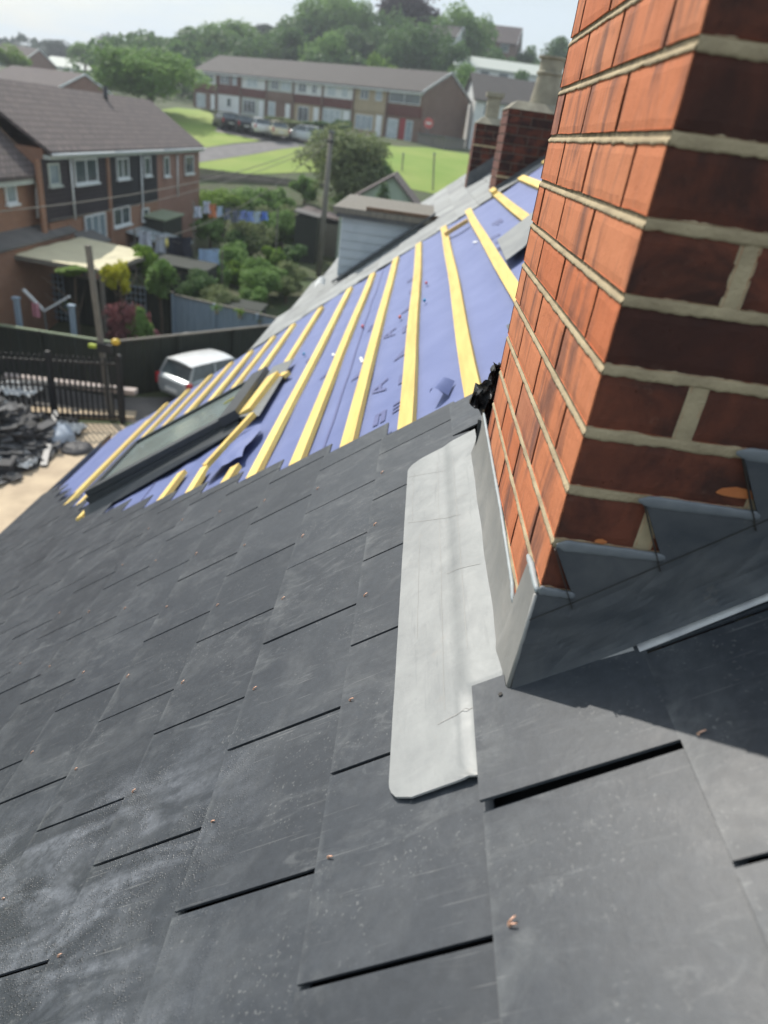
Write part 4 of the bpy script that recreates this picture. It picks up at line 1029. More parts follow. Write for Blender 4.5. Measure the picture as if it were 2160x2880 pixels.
def gable_house(name,label,cat,R_end,rz,L,D,zb,eh,rh,wm,rm,group=None,win=True,over=.35):
    # local x runs left from the right-hand end; the gable faces local +x
    h=thing(name,R_end,label,cat,group,rz)
    q=MB(); q.box(-L,0,0,D,zb,eh); part('wall', q, wm, h, local=True)
    q=MB(); q.slab([(-L-over,-over,eh-.1),(-L-over,D/2,eh+rh),(-L-over,D/2,eh+rh-.14),(-L-over,-over,eh-.24)],(L+over*1.6,0,0)); q.slab([(-L-over,D+over,eh-.1),(-L-over,D/2,eh+rh),(-L-over,D/2,eh+rh-.14),(-L-over,D+over,eh-.24)],(L+over*1.6,0,0)); part('roof', q, rm, h, local=True)
    q=MB(); q.slab([(-.2,0,eh),(-.2,D/2,eh+rh-.2),(-.2,D,eh)],(.2,0,0)); part('gable', q, wm, h, local=True); q=MB(); q.slab([(-L,0,eh),(-L,D/2,eh+rh-.2),(-L,D,eh)],(.2,0,0)); part('gable', q, wm, h, local=True)
    q=MB(); q.bar((over*.6+.03,-over-.05,eh-.17),(over*.6+.03,D/2,eh+rh-.07),.06,.2); q.bar((over*.6+.03,D+over+.05,eh-.17),(over*.6+.03,D/2+.01,eh+rh-.07),.06,.2); part('bargeboard', q, S_UPVC, h, local=True)
    if win:
        for i in range(max(1,int(L/3))):
            x=-L+1+i*3.0
            f=MB(); f.box(x,x+1.6,-.05,-.002,eh-1.6,eh-.35); o=part('window', f, S_UPVC, h, local=True)
            p=MB(); p.box(x+.1,x+1.5,-.07,-.051,eh-1.5,eh-.45); part('pane', p, S_PANE, o, local=True)
    return h
hb=onp(119,190,1,90)
gable_house('brick_house','brick house behind the row, its white edged gable showing above the roofs','house',Vector((hb.x,hb.y,-1.0)),rad(-40),20,7.2,-1.5,hb.z+.9,2.0,S_WBR2,S_ROOFT,over=.3)
hb=onp(48,128,1,150); gable_house('brick_house','distant brick house with a small gable at the far left under the trees','house',Vector((hb.x,hb.y,1.5)),rad(-20),10,8,-1,hb.z-1.9,2.6,S_WBR2,S_ROOFT)
hb=onp(200,152,1,185); gable_house('pale_house','distant cream house half hidden between the far trees on the left','house',Vector((hb.x,hb.y,1.5)),rad(-20),16,8,-1,hb.z-1.5,2.0,S_PLASTER,S_SOFFIT)
hb=onp(1022,212,1,96); gable_house('pale_house','white walled house with a grey roof behind the brick chimneys','house',Vector((hb.x+14,hb.y-3,-.6)),rad(8),14,8,-.5,hb.z+.4,2.7,S_PLASTER,S_ROOFT2)
hb=onp(1050,160,1,128); gable_house('pale_house','low pale roofed house among trees behind the white walled one','house',Vector((hb.x+12,hb.y,1)),rad(-3),17,8,-1,hb.z-.1,1.6,S_PLASTER,S_SOFFIT)
hb=onp(1060,100,1,165); gable_house('brick_house','dark roofed house on the skyline between the woods and the chimney','house',Vector((hb.x+5,hb.y,3)),rad(-12),13,8,-1,hb.z-2.0,3.2,S_WBR3,S_ROOFT)
hb=onp(965,45,1,142); gable_house('pale_house','white house front peeping out of the dark wooded slope','house',Vector((hb.x+2,hb.y,3)),rad(-20),5,5,-1,hb.z-5.0,1.8,S_PLASTER,S_ROOFT2)
# garage with a pale green gable beyond the dormer
L0=onp(735,442,1,42); A0=onp(850,378,1,42); R0=onp(897,442,1,42)
gh=thing('garage',((L0.x+R0.x)/2,43,-7.4),'pale green gabled garage with a brown roof behind the dormer','garage')
q=MB(); q.slab([(L0.x,42,-7.6),(L0.x,42,L0.z),(A0.x,42,A0.z-.12),(R0.x,42,R0.z),(R0.x,42,-7.6)][::-1],(0,5.5,0)); part('wall', q, M('pale green render',(.42,.50,.40),(.38,.45,.36),3,.8,.1), gh)
q=MB(); o1=.25
q.slab([(L0.x-o1,41.8,L0.z-.12),(A0.x,41.8,A0.z),(A0.x,41.8,A0.z-.1),(L0.x-o1,41.8,L0.z-.22)],(0,5.9,0)); q.slab([(R0.x+.6,41.8,R0.z-.5),(A0.x,41.8,A0.z),(A0.x,41.8,A0.z-.1),(R0.x+.6,41.8,R0.z-.6)],(0,5.9,0)); part('roof', q, S_ROOFT, gh)
P=onp(700,420,1,47); t=box_thing('garden_shed','brown roofed shed in the shade beneath the willow','shed',P.x-1.2,P.x+3.0,46,49,-7.5,-5.4,S_GREYT,S_ROOFT,.5)

# ================================================================== GARDENS
# dark green board fence by the car, second run with the pale cap
def fence(name,label,A,B,zt,zb,mat,capm,posts=True,board=.15,dz=0):
    A=Vector((A[0],A[1],0)); B=Vector((B[0],B[1],0)); d=(B-A); L=d.length; d.normalize(); nn=Vector((-d.y,d.x,0))
    t=thing(name,(A.x,A.y,zb),label,'fence'); q=MB(); n=int(L/board)
    for i in range(n):
        a=A+d*(i*L/n+.004); b=A+d*((i+1)*L/n-.004); o=nn*(.012 if i%2 else 0)
        q.hexa([a+o+Vector((0,0,zb)),b+o+Vector((0,0,zb)),b+o+nn*.02+Vector((0,0,zb)),a+o+nn*.02+Vector((0,0,zb)),a+o+Vector((0,0,zt)),b+o+Vector((0,0,zt)),b+o+nn*.02+Vector((0,0,zt)),a+o+nn*.02+Vector((0,0,zt))],R_.random())
    part('board_panel', q, mat, t)
    if capm:
        q=MB(); q.bar(A+Vector((0,0,zt+.03)),B+Vector((0,0,zt+.03)),.10,.05); part('capping', q, capm, t)
    m=int(L/2.4)+1
    for i in range(m+1):
        p=A+d*(L*i/m)-nn*.07; q=MB(); q.box(p.x-.05,p.x+.05,p.y-.05,p.y+.05,zb,zt+.05); part('post', q, mat, t)
    return t
fence('board_fence','tall dark green board fence behind the silver car',(-8.67,20.35),(-1.5,28.2),-6.6,-8.4,S_FENCE,S_GREYT)
fence('board_fence','dark green board fence with a mossy pale capping behind the black gate',(-15.5,20.6),(-8.72,20.3),-6.62,-8.4,S_FENCE,S_CAPG)
fence('board_fence','dark trellis topped fence between the awning and the maple',(-16.1,27.4),(-8.95,26.7),-6.4,-8.3,S_FENCE,S_GREYT)
fence('board_fence','pale blue painted fence running down to the roof edge',(-8.9,26.6),(-3.6,24.9),-6.45,-8.3,S_FENCEB,S_GREYT)
fence('board_fence','weathered fence along the far end of the gardens, below the green',(g(425,388).x,g(425,388).y),(g(700,405).x,g(700,405).y),gz(0,g(560,395).y)+.55,gz(0,g(560,395).y)-.3,S_GREYT,None)
# flower pots hung on the blue fence
for (px,py,c,lb) in [(470,668,L_A,'small leafy hanging pot at the left of the blue fence'),(520,678,L_C,'small leafy hanging pot at the middle of the blue fence'),(562,690,L_B,'small leafy hanging pot at the right of the blue fence')]:
    P=onp(px,py,1,25.6); t=thing('hanging_pot',(P.x,P.y-.12,P.z-.15),lb,'plant pot','pots on the blue fence')
    q=MB(); q.lathe((0,0,0),[(.07,0),(.10,.18)],12); part('pot', q, S_TERRA, t, local=True)
    q=MB()
    for i in range(60):
        p=Vector((R_.gauss(0,.09),R_.gauss(0,.07),.24+R_.gauss(0,.07))); a=Vector((R_.gauss(0,1),R_.gauss(0,1),R_.gauss(0,1))).normalized()*.05; b=a.cross(Vector((R_.gauss(0,1),R_.gauss(0,1),1))).normalized()*.04; q.face([p-a,p+b,p+a,p-b],R_.random())
    part('foliage', q, c, t, local=True)
# trellis panels on the dark fence
for (px,lb) in ((118,'pale trellis panel on the dark fence, left one'),(385*.0+293,'pale trellis panel on the dark fence beside the maple')):
    P=onp(px,640,1,27.0-.25); q=MB(); w=.75
    for i in range(5): q.box(P.x-w/2+i*w/4-.015,P.x-w/2+i*w/4+.015,P.y,P.y+.02,-8.1,-6.3)
    for i in range(8): q.box(P.x-w/2,P.x+w/2,P.y-.021,P.y-.001,-8.0+i*.23,-7.97+i*.23)
    solo('trellis', q, S_FENCEB, lb,'trellis')
# pale posts by the rotary line
for px,lb in ((42,'pale blue post at the left end of the mossy fence'),(158,'pale blue post between the drying rack and the green bush')):
    P=onp(px,700,1,21.6); q=MB(); q.box(P.x-.07,P.x+.07,P.y-.07,P.y+.07,-8.4,-6.05); q.box(P.x-.10,P.x+.10,P.y-.10,P.y+.10,-6.049,-5.98); solo('garden_post', q, S_FENCEB, lb,'post','pale blue garden posts')
# rotary dryer folded out with pink cloth
P=onp(95,665,1,23); t=thing('rotary_dryer',(P.x,P.y,-8.4),'rotary clothes dryer with two raised white arms','clothes dryer')
q=MB(); q.tube([(P.x,P.y,-8.4),(P.x,P.y,P.z)],.03,8); part('pole', q, S_FRAMEL, t)
for (a,b) in ((50,625),(150,640)):
    E2=onp(a,b,1,23.0); q=MB(); q.bar((P.x,P.y,P.z-.1),E2,.10,.07); part('arm', q, S_UPVC, t)
q=MB(); C1=onp(69,653,1,22.9); C2=onp(88,686,1,22.9)
q.grid(lambda a,b:(C1.x+(C2.x-C1.x)*a,22.85+.04*math.sin(a*8),C1.z+(C2.z-C1.z)*b),8,4); solo('pink_towel', q, M('pink cloth',(.62,.27,.32),None,9,.9,.2), 'pink towel hanging on the rotary dryer','towel')
# black iron gate
GA=Vector((-11.4,17.5,0)); GB=Vector((-7.75,18.5,0)); gd=(GB-GA).normalized()
t=thing('iron_gate',(GA.x,GA.y,-8.4),'black iron double gate with close upright bars','gate')
q=MB(); n=27
for i in range(n+1):
    p=GA+gd*((GB-GA).length*i/n); q.box(p.x-.03,p.x+.03,p.y-.012,p.y+.012,-8.3,-6.45)
part('bars', q, S_BLACK, t)
for z in (-8.2,-7.35,-6.62):
    q=MB(); q.bar(GA+Vector((0,0,z)),GB+Vector((0,0,z)),.05,.06); part('rail', q, S_BLACK, t)
for s_ in (0,.5,.985):
    p=GA+gd*((GB-GA).length*s_); q=MB(); q.box(p.x-.06,p.x+.06,p.y-.06,p.y+.06,-8.4,-6.35); part('gate_post', q, S_BLACK, t)
# low pale wall seen through the gate
q=MB(); q.bar((-11.6,19.15,-7.72),(-7.7,19.35,-7.72),.30,.14); solo('low_wall', q, S_KERB, 'pale coping seen through the bars of the black gate','wall',base=Vector((-9.6,19.2,-8.4)))
q=MB(); q.bar((-11.4,17.95,-8.33),(-7.6,18.95,-8.33),.5,.12); solo('stone_step', q, S_PAVE, 'sunlit stone threshold under the black gate','step')
# wooden pole with brackets behind the gate
P=onp(222,742,1,18.6); Q=onp(190,530,1,18.6); t=thing('wooden_post',(P.x,P.y,-8.4),'tall weathered wooden post rising behind the black gate','post')
q=MB(); q.bar((P.x+.08,18.6,-8.4),(Q.x,18.6,Q.z),.13,.13,(0,1,0)); part('shaft', q, S_GREYT, t)
q=MB(); q.box(P.x-.12,P.x+.3,18.45,18.53,P.z-.22,P.z+.02); part('bracket', q, S_BLACK, t)
P=onp(250,740,1,18.3); q=MB(); q.lathe((P.x,18.3,P.z-.07),[(.03,-.0),(.10,.03),(.12,.09),(.10,.15),(.03,.18)],16); t=thing('yellow_lamp',(P.x,18.3,P.z-.1),'round yellow lamp on the gate post','lamp'); part('globe', q, M('yellow plastic',(.75,.5,.05),None,5,.4,0), t, smooth=True)
q=MB(); q.tube([(P.x,18.32,P.z-.07),(P.x,18.32,-8.4)],.018,6); part('stem', q, S_BLACK, t)
P=onp(238,742,1,18.9); q=MB(); q.box(P.x-.55,P.x-.12,18.7,18.8,P.z-.14,P.z-.04); solo('hi_vis_strip', q, M('lime plastic',(.5,.6,.06),None,5,.5,0), 'lime green strip on top of the gate beside the post','strip')
# beige awning on its frame
aw=[onp(22,549,2,-5.3),onp(176,512,2,-5.15),onp(332,547,2,-5.3),onp(218,583,2,-5.45)]
t=thing('garden_awning',(aw[3].x,aw[3].y,-8.4),'cream cloth awning stretched over a timber pergola','awning')
q=MB(); q.grid(lambda a,b:(aw[0].lerp(aw[1],a)).lerp(aw[3].lerp(aw[2],a),b)+Vector((0,0,-.10*math.sin(a*math.pi)*math.sin(b*math.pi)+.015*math.sin(a*22))),24,12); part('cloth', q, S_CREAM, t, smooth=True)
for i in range(4):
    q=MB(); a=aw[i]-Vector((0,0,.09)); b=aw[(i+1)%4]-Vector((0,0,.09)); q.bar(a,b,.09,.12); part('beam', q, S_GREYT, t)
    q=MB(); q.box(a.x-.06,a.x+.06,a.y-.06,a.y+.06,-8.4,a.z-.07); part('pergola_post', q, S_GREYT, t)
# clothes on lines
def cloth(px0,py0,px1,py1,Y,c,label,grp):
    A=onp(px0,py0,1,Y); B_=onp(px1,py0,1,Y); C=onp(px0,py1,1,Y); q=MB(); h=A.z-C.z
    q.grid(lambda a,b:Vector((A.x+(B_.x-A.x)*a+.03*math.sin(b*5+a*3),Y+.06*math.sin(a*9+px0)+.05*b*math.sin(a*5),A.z+(B_.z-A.z)*a-h*b*(1+.03*math.sin(a*7)))),12,8)
    solo('hung_laundry', q, M('cloth',c,tuple(x*.85 for x in c),6,.9,.2), label,'laundry',grp,smooth=True)
cloth(300,500,326,533,33,(.62,.66,.74),'white sheet on the near washing line, leftmost','laundry on the near line')
cloth(334,506,358,548,33,(.60,.64,.70),'white sheet on the near washing line, next to the black one','laundry on the near line')
cloth(363,512,414,555,33,(.025,.028,.045),'black cloth hanging on the near washing line','laundry on the near line')
cloth(428,538,474,573,33,(.42,.58,.82),'light blue sheet hanging at the right of the near line','laundry on the near line')
LP=[(427,458,(.6,.64,.75),'white blouse at the left end of the far washing line'),(446,446,(.62,.66,.78),'pale shirt second from the left on the far line'),(459,452,(.7,.25,.12),'orange cloth on the far washing line'),(474,456,(.55,.68,.85),'sky blue shirt beside the orange cloth'),(491,460,(.20,.22,.27),'dark grey top on the far line'),(508,463,(.18,.20,.26),'charcoal towel on the far line'),(524,463,(.28,.36,.70),'royal blue shirt on the far line'),(540,464,(.28,.38,.74),'deep blue towel on the far line'),(555,464,(.55,.66,.78),'pale blue towel between two blue cloths'),(571,464,(.16,.28,.75),'bright blue cloth at the right end of the far line')]
for i,(px,py,c,lb) in enumerate(LP): cloth(px-7,py-12+i*.6,px+8,py+12+(i%3)*3,38,c,lb,'laundry on the far line')
for (a,b,Y,lb) in (((290,498),(480,545),33,'near washing line strung over the gardens'),((418,440),(600,455),38,'far washing line strung over the gardens')):
    A=onp(*a,1,Y); B_=onp(*b,1,Y); q=MB(); q.tube([A,(A+B_)/2-Vector((0,0,.05)),B_],.012,5)
    t=thing('washing_line',(A.x,A.y,gz(0,Y)),lb,'washing line'); part('cord', q, S_GREYT, t)
    for E_ in (A,B_): q=MB(); q.tube([(E_.x,Y,gz(0,Y)),(E_.x,Y,E_.z+.1)],.04,6); part('line_post', q, S_GREYT, t)
# parasol (yellow) and odd garden things
P=onp(368,512,1,34); t=thing('garden_parasol',(P.x,P.y,-8),'small yellow parasol beside the laundry','parasol'); q=MB(); q.lathe((P.x,P.y,P.z-.35),[(.75,0),(.5,.18),(.02,.32)],14); part('canopy', q, M('yellow cloth',(.75,.65,.18),None,5,.8,0), t, smooth=True); q=MB(); q.tube([(P.x,P.y,-8),(P.x,P.y,P.z-.05)],.03,6); part('pole', q, S_GREYT, t)
t=box_thing('garden_shed','small dark shed among the shrubs in the middle garden','shed',*(lambda P:(P.x-.9,P.x+.8,28.2,29.6,-8.3,-7.1))(onp(530,610,1,29)),S_FENCE,S_FENCE,.10,.05)
t=box_thing('garden_shed','dark low shed to the right of the blue and white laundry','shed',*(lambda P:(P.x-1.6,P.x+1.0,30.5,32.5,-8.0,P.z))(onp(400,580,1,31)),S_FENCE,S_FENCE,.15,.08)
t=box_thing('garden_shed','tall shed left of the telegraph pole, coloured dark to stand for the shadow','shed',*(lambda P:(P.x-.7,P.x+.6,43.0,44.6,-7.8,P.z-1.6))(onp(668,405,1,43)),S_FENCE,S_YARD,.2,.1)  # dark boards stand for the shadowed trunks beside the pole
# clay pots / dark bits near blue fence
for (px,py,r,lb,m_) in [(405,726,.35,'grey covered heap at the foot of the blue fence',S_FRAMEL),(348,733,.28,'black planter beside the maple',S_BLACK),(335,560+160,.2,'purple flowered planter beneath the trellis',L_G)]:
    P=onp(px,py,1,24.3); q=MB(); q.lathe((P.x,P.y,P.z-.5),[(r,0),(r*1.2,.2),(r*1.0,.45),(r*.5,.6),(.02,.64)],14); solo('garden_planter', q, m_, lb,'planter',smooth=True)

# rubble pile: old tiles, bag, timbers
rp_=thing('tile_heap',(-9.6,15.6,-8.38),'untidy heap of old black roof tiles on the patio','rubble heap')
q=MB()
for i in range(620):
    x=R_.gauss(-9.9,.75); y=R_.gauss(15.9,.95); hmax=1.25*math.exp(-((x+10.0)**2/1.0+(y-16.0)**2/1.6)); z=-8.36+R_.random()*max(.08,hmax)
    if x>-8.6 or x<-11.3: continue
    a=R_.uniform(0,6.28); tl=R_.uniform(-.6,.6); d=Vector((math.cos(a),math.sin(a),math.sin(tl)*.6)).normalized()*.17; s2=d.cross(Vector((0,0,1))).normalized()*.13; u_=d.cross(s2).normalized()*.012
    p=Vector((x,y,z)); q.hexa([p-d-s2-u_,p+d-s2-u_,p+d+s2-u_,p-d+s2-u_,p-d-s2+u_,p+d-s2+u_,p+d+s2+u_,p-d+s2+u_],R_.random())
part('tiles', q, M('broken tiles',(.045,.045,.048),(.10,.10,.10),3,.8,.2,rndv=1.2), rp_)
for j,(px,py,hh) in enumerate([(30,968,.75),(66,962,.62),(100,948,.5),(20,1010,.3)]):
    P=gnd(px,py+12); q=MB(); zz=-8.37; rz2=R_.uniform(-.3,.3)
    while zz<-8.37+hh:
        o=R_.uniform(-.03,.03); o2=R_.uniform(-.03,.03); c_,s_=math.cos(rz2+R_.uniform(-.06,.06)),math.sin(rz2); w_,l_=.15,.30
        q.hexa([(P.x+o+a*c_-b*s_,P.y+o2+a*s_+b*c_,z_) for z_ in (zz,zz+.014) for a,b in ((-w_,-l_),(w_,-l_),(w_,l_),(-w_,l_))],R_.random()); zz+=.02
    solo('tile_stack', q, M('stacked tiles',(.035,.036,.04),(.07,.07,.075),3,.7,.2,rndv=1.0), ['tall stack of old dark slates nearest the left edge of the patio','stack of old dark slates beside the tallest one','low stack of old slates next to the pale rubble bag','flat pile of old slates by the white plastic trim'][j],'slates','stacks of old slates on the patio')
def bag(cx,cy,r,h,c,label,sq=1.0):
    q=MB()
    def f(a,b):
        th=2*math.pi*a; ph=b*math.pi/2; rr=r*math.cos(ph)*(1+.22*noise.noise(Vector((math.cos(th)*2,math.sin(th)*2,b*3+cx)))); return (cx+rr*math.cos(th),cy+rr*math.sin(th)*sq,-8.37+h*math.sin(ph)*(1+.25*noise.noise(Vector((math.cos(th)*3,b*3,math.sin(th)*3)))))
    q.grid(f,28,10); solo('rubble_bag', q, M('woven bag',c,tuple(x*.8 for x in c),6,.6,.6,20,.02), label,'bag','rubble bags',smooth=True)
P=gnd(120,955); bag(P.x,P.y,.48,.42,(.42,.48,.56),'pale blue grey rubble bag on the patio right of the tile heap',1.3)
P=gnd(168,975); bag(P.x,P.y,.40,.16,(.05,.05,.055),'flat dark rubble sack beside the pale bag',1.0)
for j,(px,py,w_,lb) in enumerate([(45,905,.75,'pale crumpled sheeting draped over the tile heap'),(40,1010,.55,'pale grey sheet on the ground beside the white trim'),(150,938,.5,'whitish sheet tucked behind the pale rubble bag')]):
    P=gnd(px,py); q=MB(); h0=.75 if j==0 else .06
    q.grid(lambda a,b:(P.x+(a-.5)*w_*1.6+.1*noise.noise(Vector((a*3,b*3,j))),P.y+(b-.5)*w_*1.2,-8.36+h0+.22*abs(noise.noise(Vector((a*4,b*4,j*7.))))+.10*noise.noise(Vector((a*9,b*9,j*3.)))+.06),16,14)
    solo('plastic_sheet', q, M('pale sheeting',(.58,.60,.60),(.42,.44,.45),4,.5,.4,20,.02), lb,'sheeting','pale sheets on the rubble')
P=gnd(15,930); bag(P.x,P.y,.5,.75,(.36,.38,.38),'grey rubble sack on top of the tile heap',1.0)
P=gnd(95,985); bag(P.x,P.y,.16,.16,(.45,.52,.48),'little pale green bag among the timber offcuts',1.0)
for i,(a,b,w,m_,lb,nm) in enumerate([((30,985),(80,960),.12,S_PINED,'short pine plank by the pale rubble bag','timber_offcut'),((62,998),(100,980),.14,M('orange ply',(.62,.33,.10),None,6,.8,.1),'orange plywood offcut by the timber plank','timber_offcut'),((95,1012),(125,925),.15,S_FRAME,'dark board leaning across the pale rubble bag','timber_offcut'),((0,975),(40,1020),.22,S_PLASTER,'white plastic trim piece at the left edge','plastic_trim'),((0,1040),(60,985),.12,S_PLASTER,'long white plastic strip near the left edge','plastic_trim')]):
    A=gnd(*a); B_=gnd(*b); q=MB(); up=.45 if nm=='timber_offcut' and m_==S_FRAME else .05
    q.bar(A+Vector((0,0,.06)),B_+Vector((0,0,.06+up)),w,.05); solo(nm, q, m_, lb,'offcut')
q=MB(); A=gnd(5,900); 
for i in range(7): q.bar(A+Vector((-.3+.05*i,.08*i,.55+.06*i)),A+Vector((1.3,.5+.05*i,.65+.05*i)),.10,.03)
solo('plank_stack', q, S_FRAMEL, 'stack of pale laths lying over the tile heap','planks')

# telegraph pole and cables
PT=onp(716,284,1,40); PB=Vector((PT.x-.1,40,-7.5))
t=thing('telegraph_pole',PB,'tall grey telegraph pole standing between the gardens and the willow','telegraph pole')
q=MB(); q.tube([PB,PT],[.17,.12],10); part('shaft', q, S_GREYT, t, smooth=True)
q=MB(); q.tube([PT-Vector((0,0,.05)),PT+Vector((0,0,.06))],.16,10); part('pole_cap', q, S_FRAMEL, t)
q=MB(); q.box(PT.x-.2,PT.x+.2,PT.y-.16,PT.y-.12,PT.z-.5,PT.z-.4); part('bracket', q, S_BLACK, t)
def cable(a,b,sag,label):
    q=MB(); pts=[a.lerp(b,i/24)-Vector((0,0,sag*4*(i/24)*(1-i/24))) for i in range(25)]; q.tube(pts,.016,5); solo('overhead_cable', q, S_GREYT, label,'cable','cables from the telegraph pole',smooth=True,base=a)
cable(PT-Vector((0,0,.25)),onp(-10,458,1,17),.5,'upper overhead cable crossing the brick row on its way to the telegraph pole')
cable(PT-Vector((0,0,.45)),onp(110,476,1,26),.45,'lower overhead cable crossing the ground floor of the brick row')
cable(PT-Vector((0,0,.35)),onp(330,520,1,30),.7,'overhead cable sagging over the laundry')
# lawn posts
for (px,pt_,pb,lb) in ((935,335,412,'thin lamp post on the lawn left of the chimneys'),(868,335,372,'thin goal like post further left on the lawn')):
    Bq=gnd(px,pb); D=Bq.y; Tq=onp(px+3,pt_,1,D); t=thing('lamp_post',Bq,lb,'post','thin posts on the lawn'); q=MB(); q.tube([Bq,Tq],.06,8); part('shaft', q, S_GREYT, t); q=MB(); q.tube([Tq,Tq+Vector((0,0,.2))],[.10,.05],8); part('lantern', q, S_FRAMEL, t)

# ================================================================== CARS
PAINT={}
def car_parts(t, paint, L=4.1, Wd=1.72, Hh=1.46, roofp=None, estate=False):
    hw=Wd/2
    # lower body stations: x, half width, z low, z belt
    ST=[(-L/2,hw*.80,.42,.86),(-L/2+.12,hw*.93,.30,.93),(-L/2+.6,hw,.22,.96),(-.5,hw,.20,.95),(.6,hw,.20,.92),(L/2-.9,hw*.98,.22,.86),(L/2-.3,hw*.90,.26,.74),(L/2,hw*.72,.36,.58)]
    q=MB(); i0=0; m=10
    for (x,w,zl,zb) in ST:
        prof=[(-w*.86,zl),(-w,zl+.14),(-w*1.0,(zl+zb)/2),(-w*.97,zb-.04),(-w*.90,zb),(w*.90,zb),(w*.97,zb-.04),(w,(zl+zb)/2),(w,zl+.14),(w*.86,zl)]
        q.v+=[Vector((x,yy,zz)) for yy,zz in prof]
    for i in range(len(ST)-1):
        for j in range(m): q.f.append((i*m+j,i*m+(j+1)%m,(i+1)*m+(j+1)%m,(i+1)*m+j)); q.r.append(.5)
    q.f.append(tuple(range(m))); q.r.append(.5); n=(len(ST)-1)*m; q.f.append(tuple(n+j for j in range(m))[::-1]); q.r.append(.5)
    body=part('body', q, paint, t, local=True, smooth=True)
    md=body.modifiers.new('b','BEVEL'); md.width=.03; md.segments=2
    # cabin glass
    cx=[(-L/2+.16,.93,.93),(-L/2+.42 if estate else -L/2+.62,Hh-.07,.80),(.25,Hh-.06,.80),(1.05,.91,.90)]
    q=MB()
    def ring(x,z,w): return [Vector((x,-hw*w,z)),Vector((x,hw*w,z))]
    b0=[ring(cx[0][0],.90,.90),ring(cx[3][0]+.05,.88,.88)]; tp_=[ring(cx[1][0],Hh-.06,.74),ring(cx[2][0],Hh-.06,.74)]
    q.v=b0[0]+b0[1]+tp_[0]+tp_[1]
    q.f=[(0,1,3,2),(4,6,7,5),(0,4,5,1),(2,3,7,6),(0,2,6,4),(1,5,7,3)]; q.r=[.5]*6
    gl=part('windows', q, S_PANE, t, local=True)
    q=MB(); x0=cx[1][0]-.10; x1=cx[2][0]+.12
    q.grid(lambda a,b:(x0+(x1-x0)*a,hw*.78*(2*b-1)*(1-.05*abs(2*a-1)**2),Hh-.055+.05*(1-(2*b-1)**2)*1.0+.03*math.sin(a*math.pi)),10,8); q.grid(lambda a,b:(x0+(x1-x0)*a,hw*.78*(2*b-1)*(1-.05*abs(2*a-1)**2),Hh-.075),10,8)
    part('roof', q, roofp or paint, t, local=True, smooth=True)
    for s in (-1,1):
        for (xa,za,xb_,zb2) in ((cx[0][0],.90,x0+.08,Hh-.06),(-.55,.93,-.5,Hh-.06),(cx[3][0]+.03,.9,x1-.06,Hh-.06)):
            q=MB(); q.bar((xa,s*hw*.905,za),(xb_,s*hw*.752,zb2),.07,.05,(0,1,0)); part('pillar', q, paint, t, local=True)
    for s in (-1,1):
        for x in (-L/2+.75,L/2-.78):
            q=MB(); pts=[(x,s*(hw-.20),.31),(x,s*(hw+.005),.31)]; q.tube(pts,.31,20); wh=part('wheel', q, S_BLACK, t, local=True)
            q=MB(); q.tube([(x,s*(hw+.006),.31),(x,s*(hw+.02),.31)],.19,14); part('hubcap', q, S_FRAMEL, wh, local=True)
        q=MB(); q.box(-L/2+.005,-L/2+.16,s*hw*.93-.10,s*hw*.93+.02,.60,.92); part('tail_light', q, M('tail red',(.45,.02,.03),None,5,.3,0), t, local=True)
        q=MB(); q.box(L/2-.28,L/2-.10,s*hw*.80-.12,s*hw*.80+.06,.55,.70); part('headlight', q, S_NET, t, local=True)
        q=MB(); q.box(.75,.90,s*hw*1.0+(.0 if s>0 else -.16),s*hw*1.0+(.16 if s>0 else 0),.88,1.0); part('wing_mirror', q, paint, t, local=True)
    q=MB(); q.box(-L/2-.03,-L/2+.02,-.26,.26,.50,.61); part('number_plate', q, S_PLASTER, t, local=True)
def paint(n,c): return M('paint '+n,c,tuple(x*.9 for x in c),3,.28,0,metal=.2)
CP=gnd(405,868)
car=thing('parked_car',Vector((-6.0,21.7,-8.38)),'silver hatchback with a pale sunlit roof parked by the dark green fence','car',None,rad(58))
car_parts(car, paint('silver',(.42,.46,.48)), 3.5,1.55,1.42, paint('sunlit silver roof',(.78,.79,.78)), True)  # roof gets a lighter copy of the silver, sunlight put into the paint
CARS=[(487,270,(.012,.013,.018),'black car parked at the left end of the bay below the far terrace',-60),(520,277,(.02,.024,.03),'second black car of the bay, beside the white one',-60),(556,283,(.72,.73,.72),'white car parked in the middle of the bay',-62),(593,290,(.66,.60,.42),'cream car parked at the right of the bay',-62),(657,300,(.52,.56,.57),'silver car standing apart on the road near the willow',-15)]
first=None
for (px,py,c,lb,an) in CARS:
    P=gnd(px,py+9); t=thing('parked_car',P+Vector((0,0,.05)),lb,'car','cars parked below the far terrace',rad(an+180)); car_parts(t, paint(lb[:9],c), 4.2,1.75,1.45)

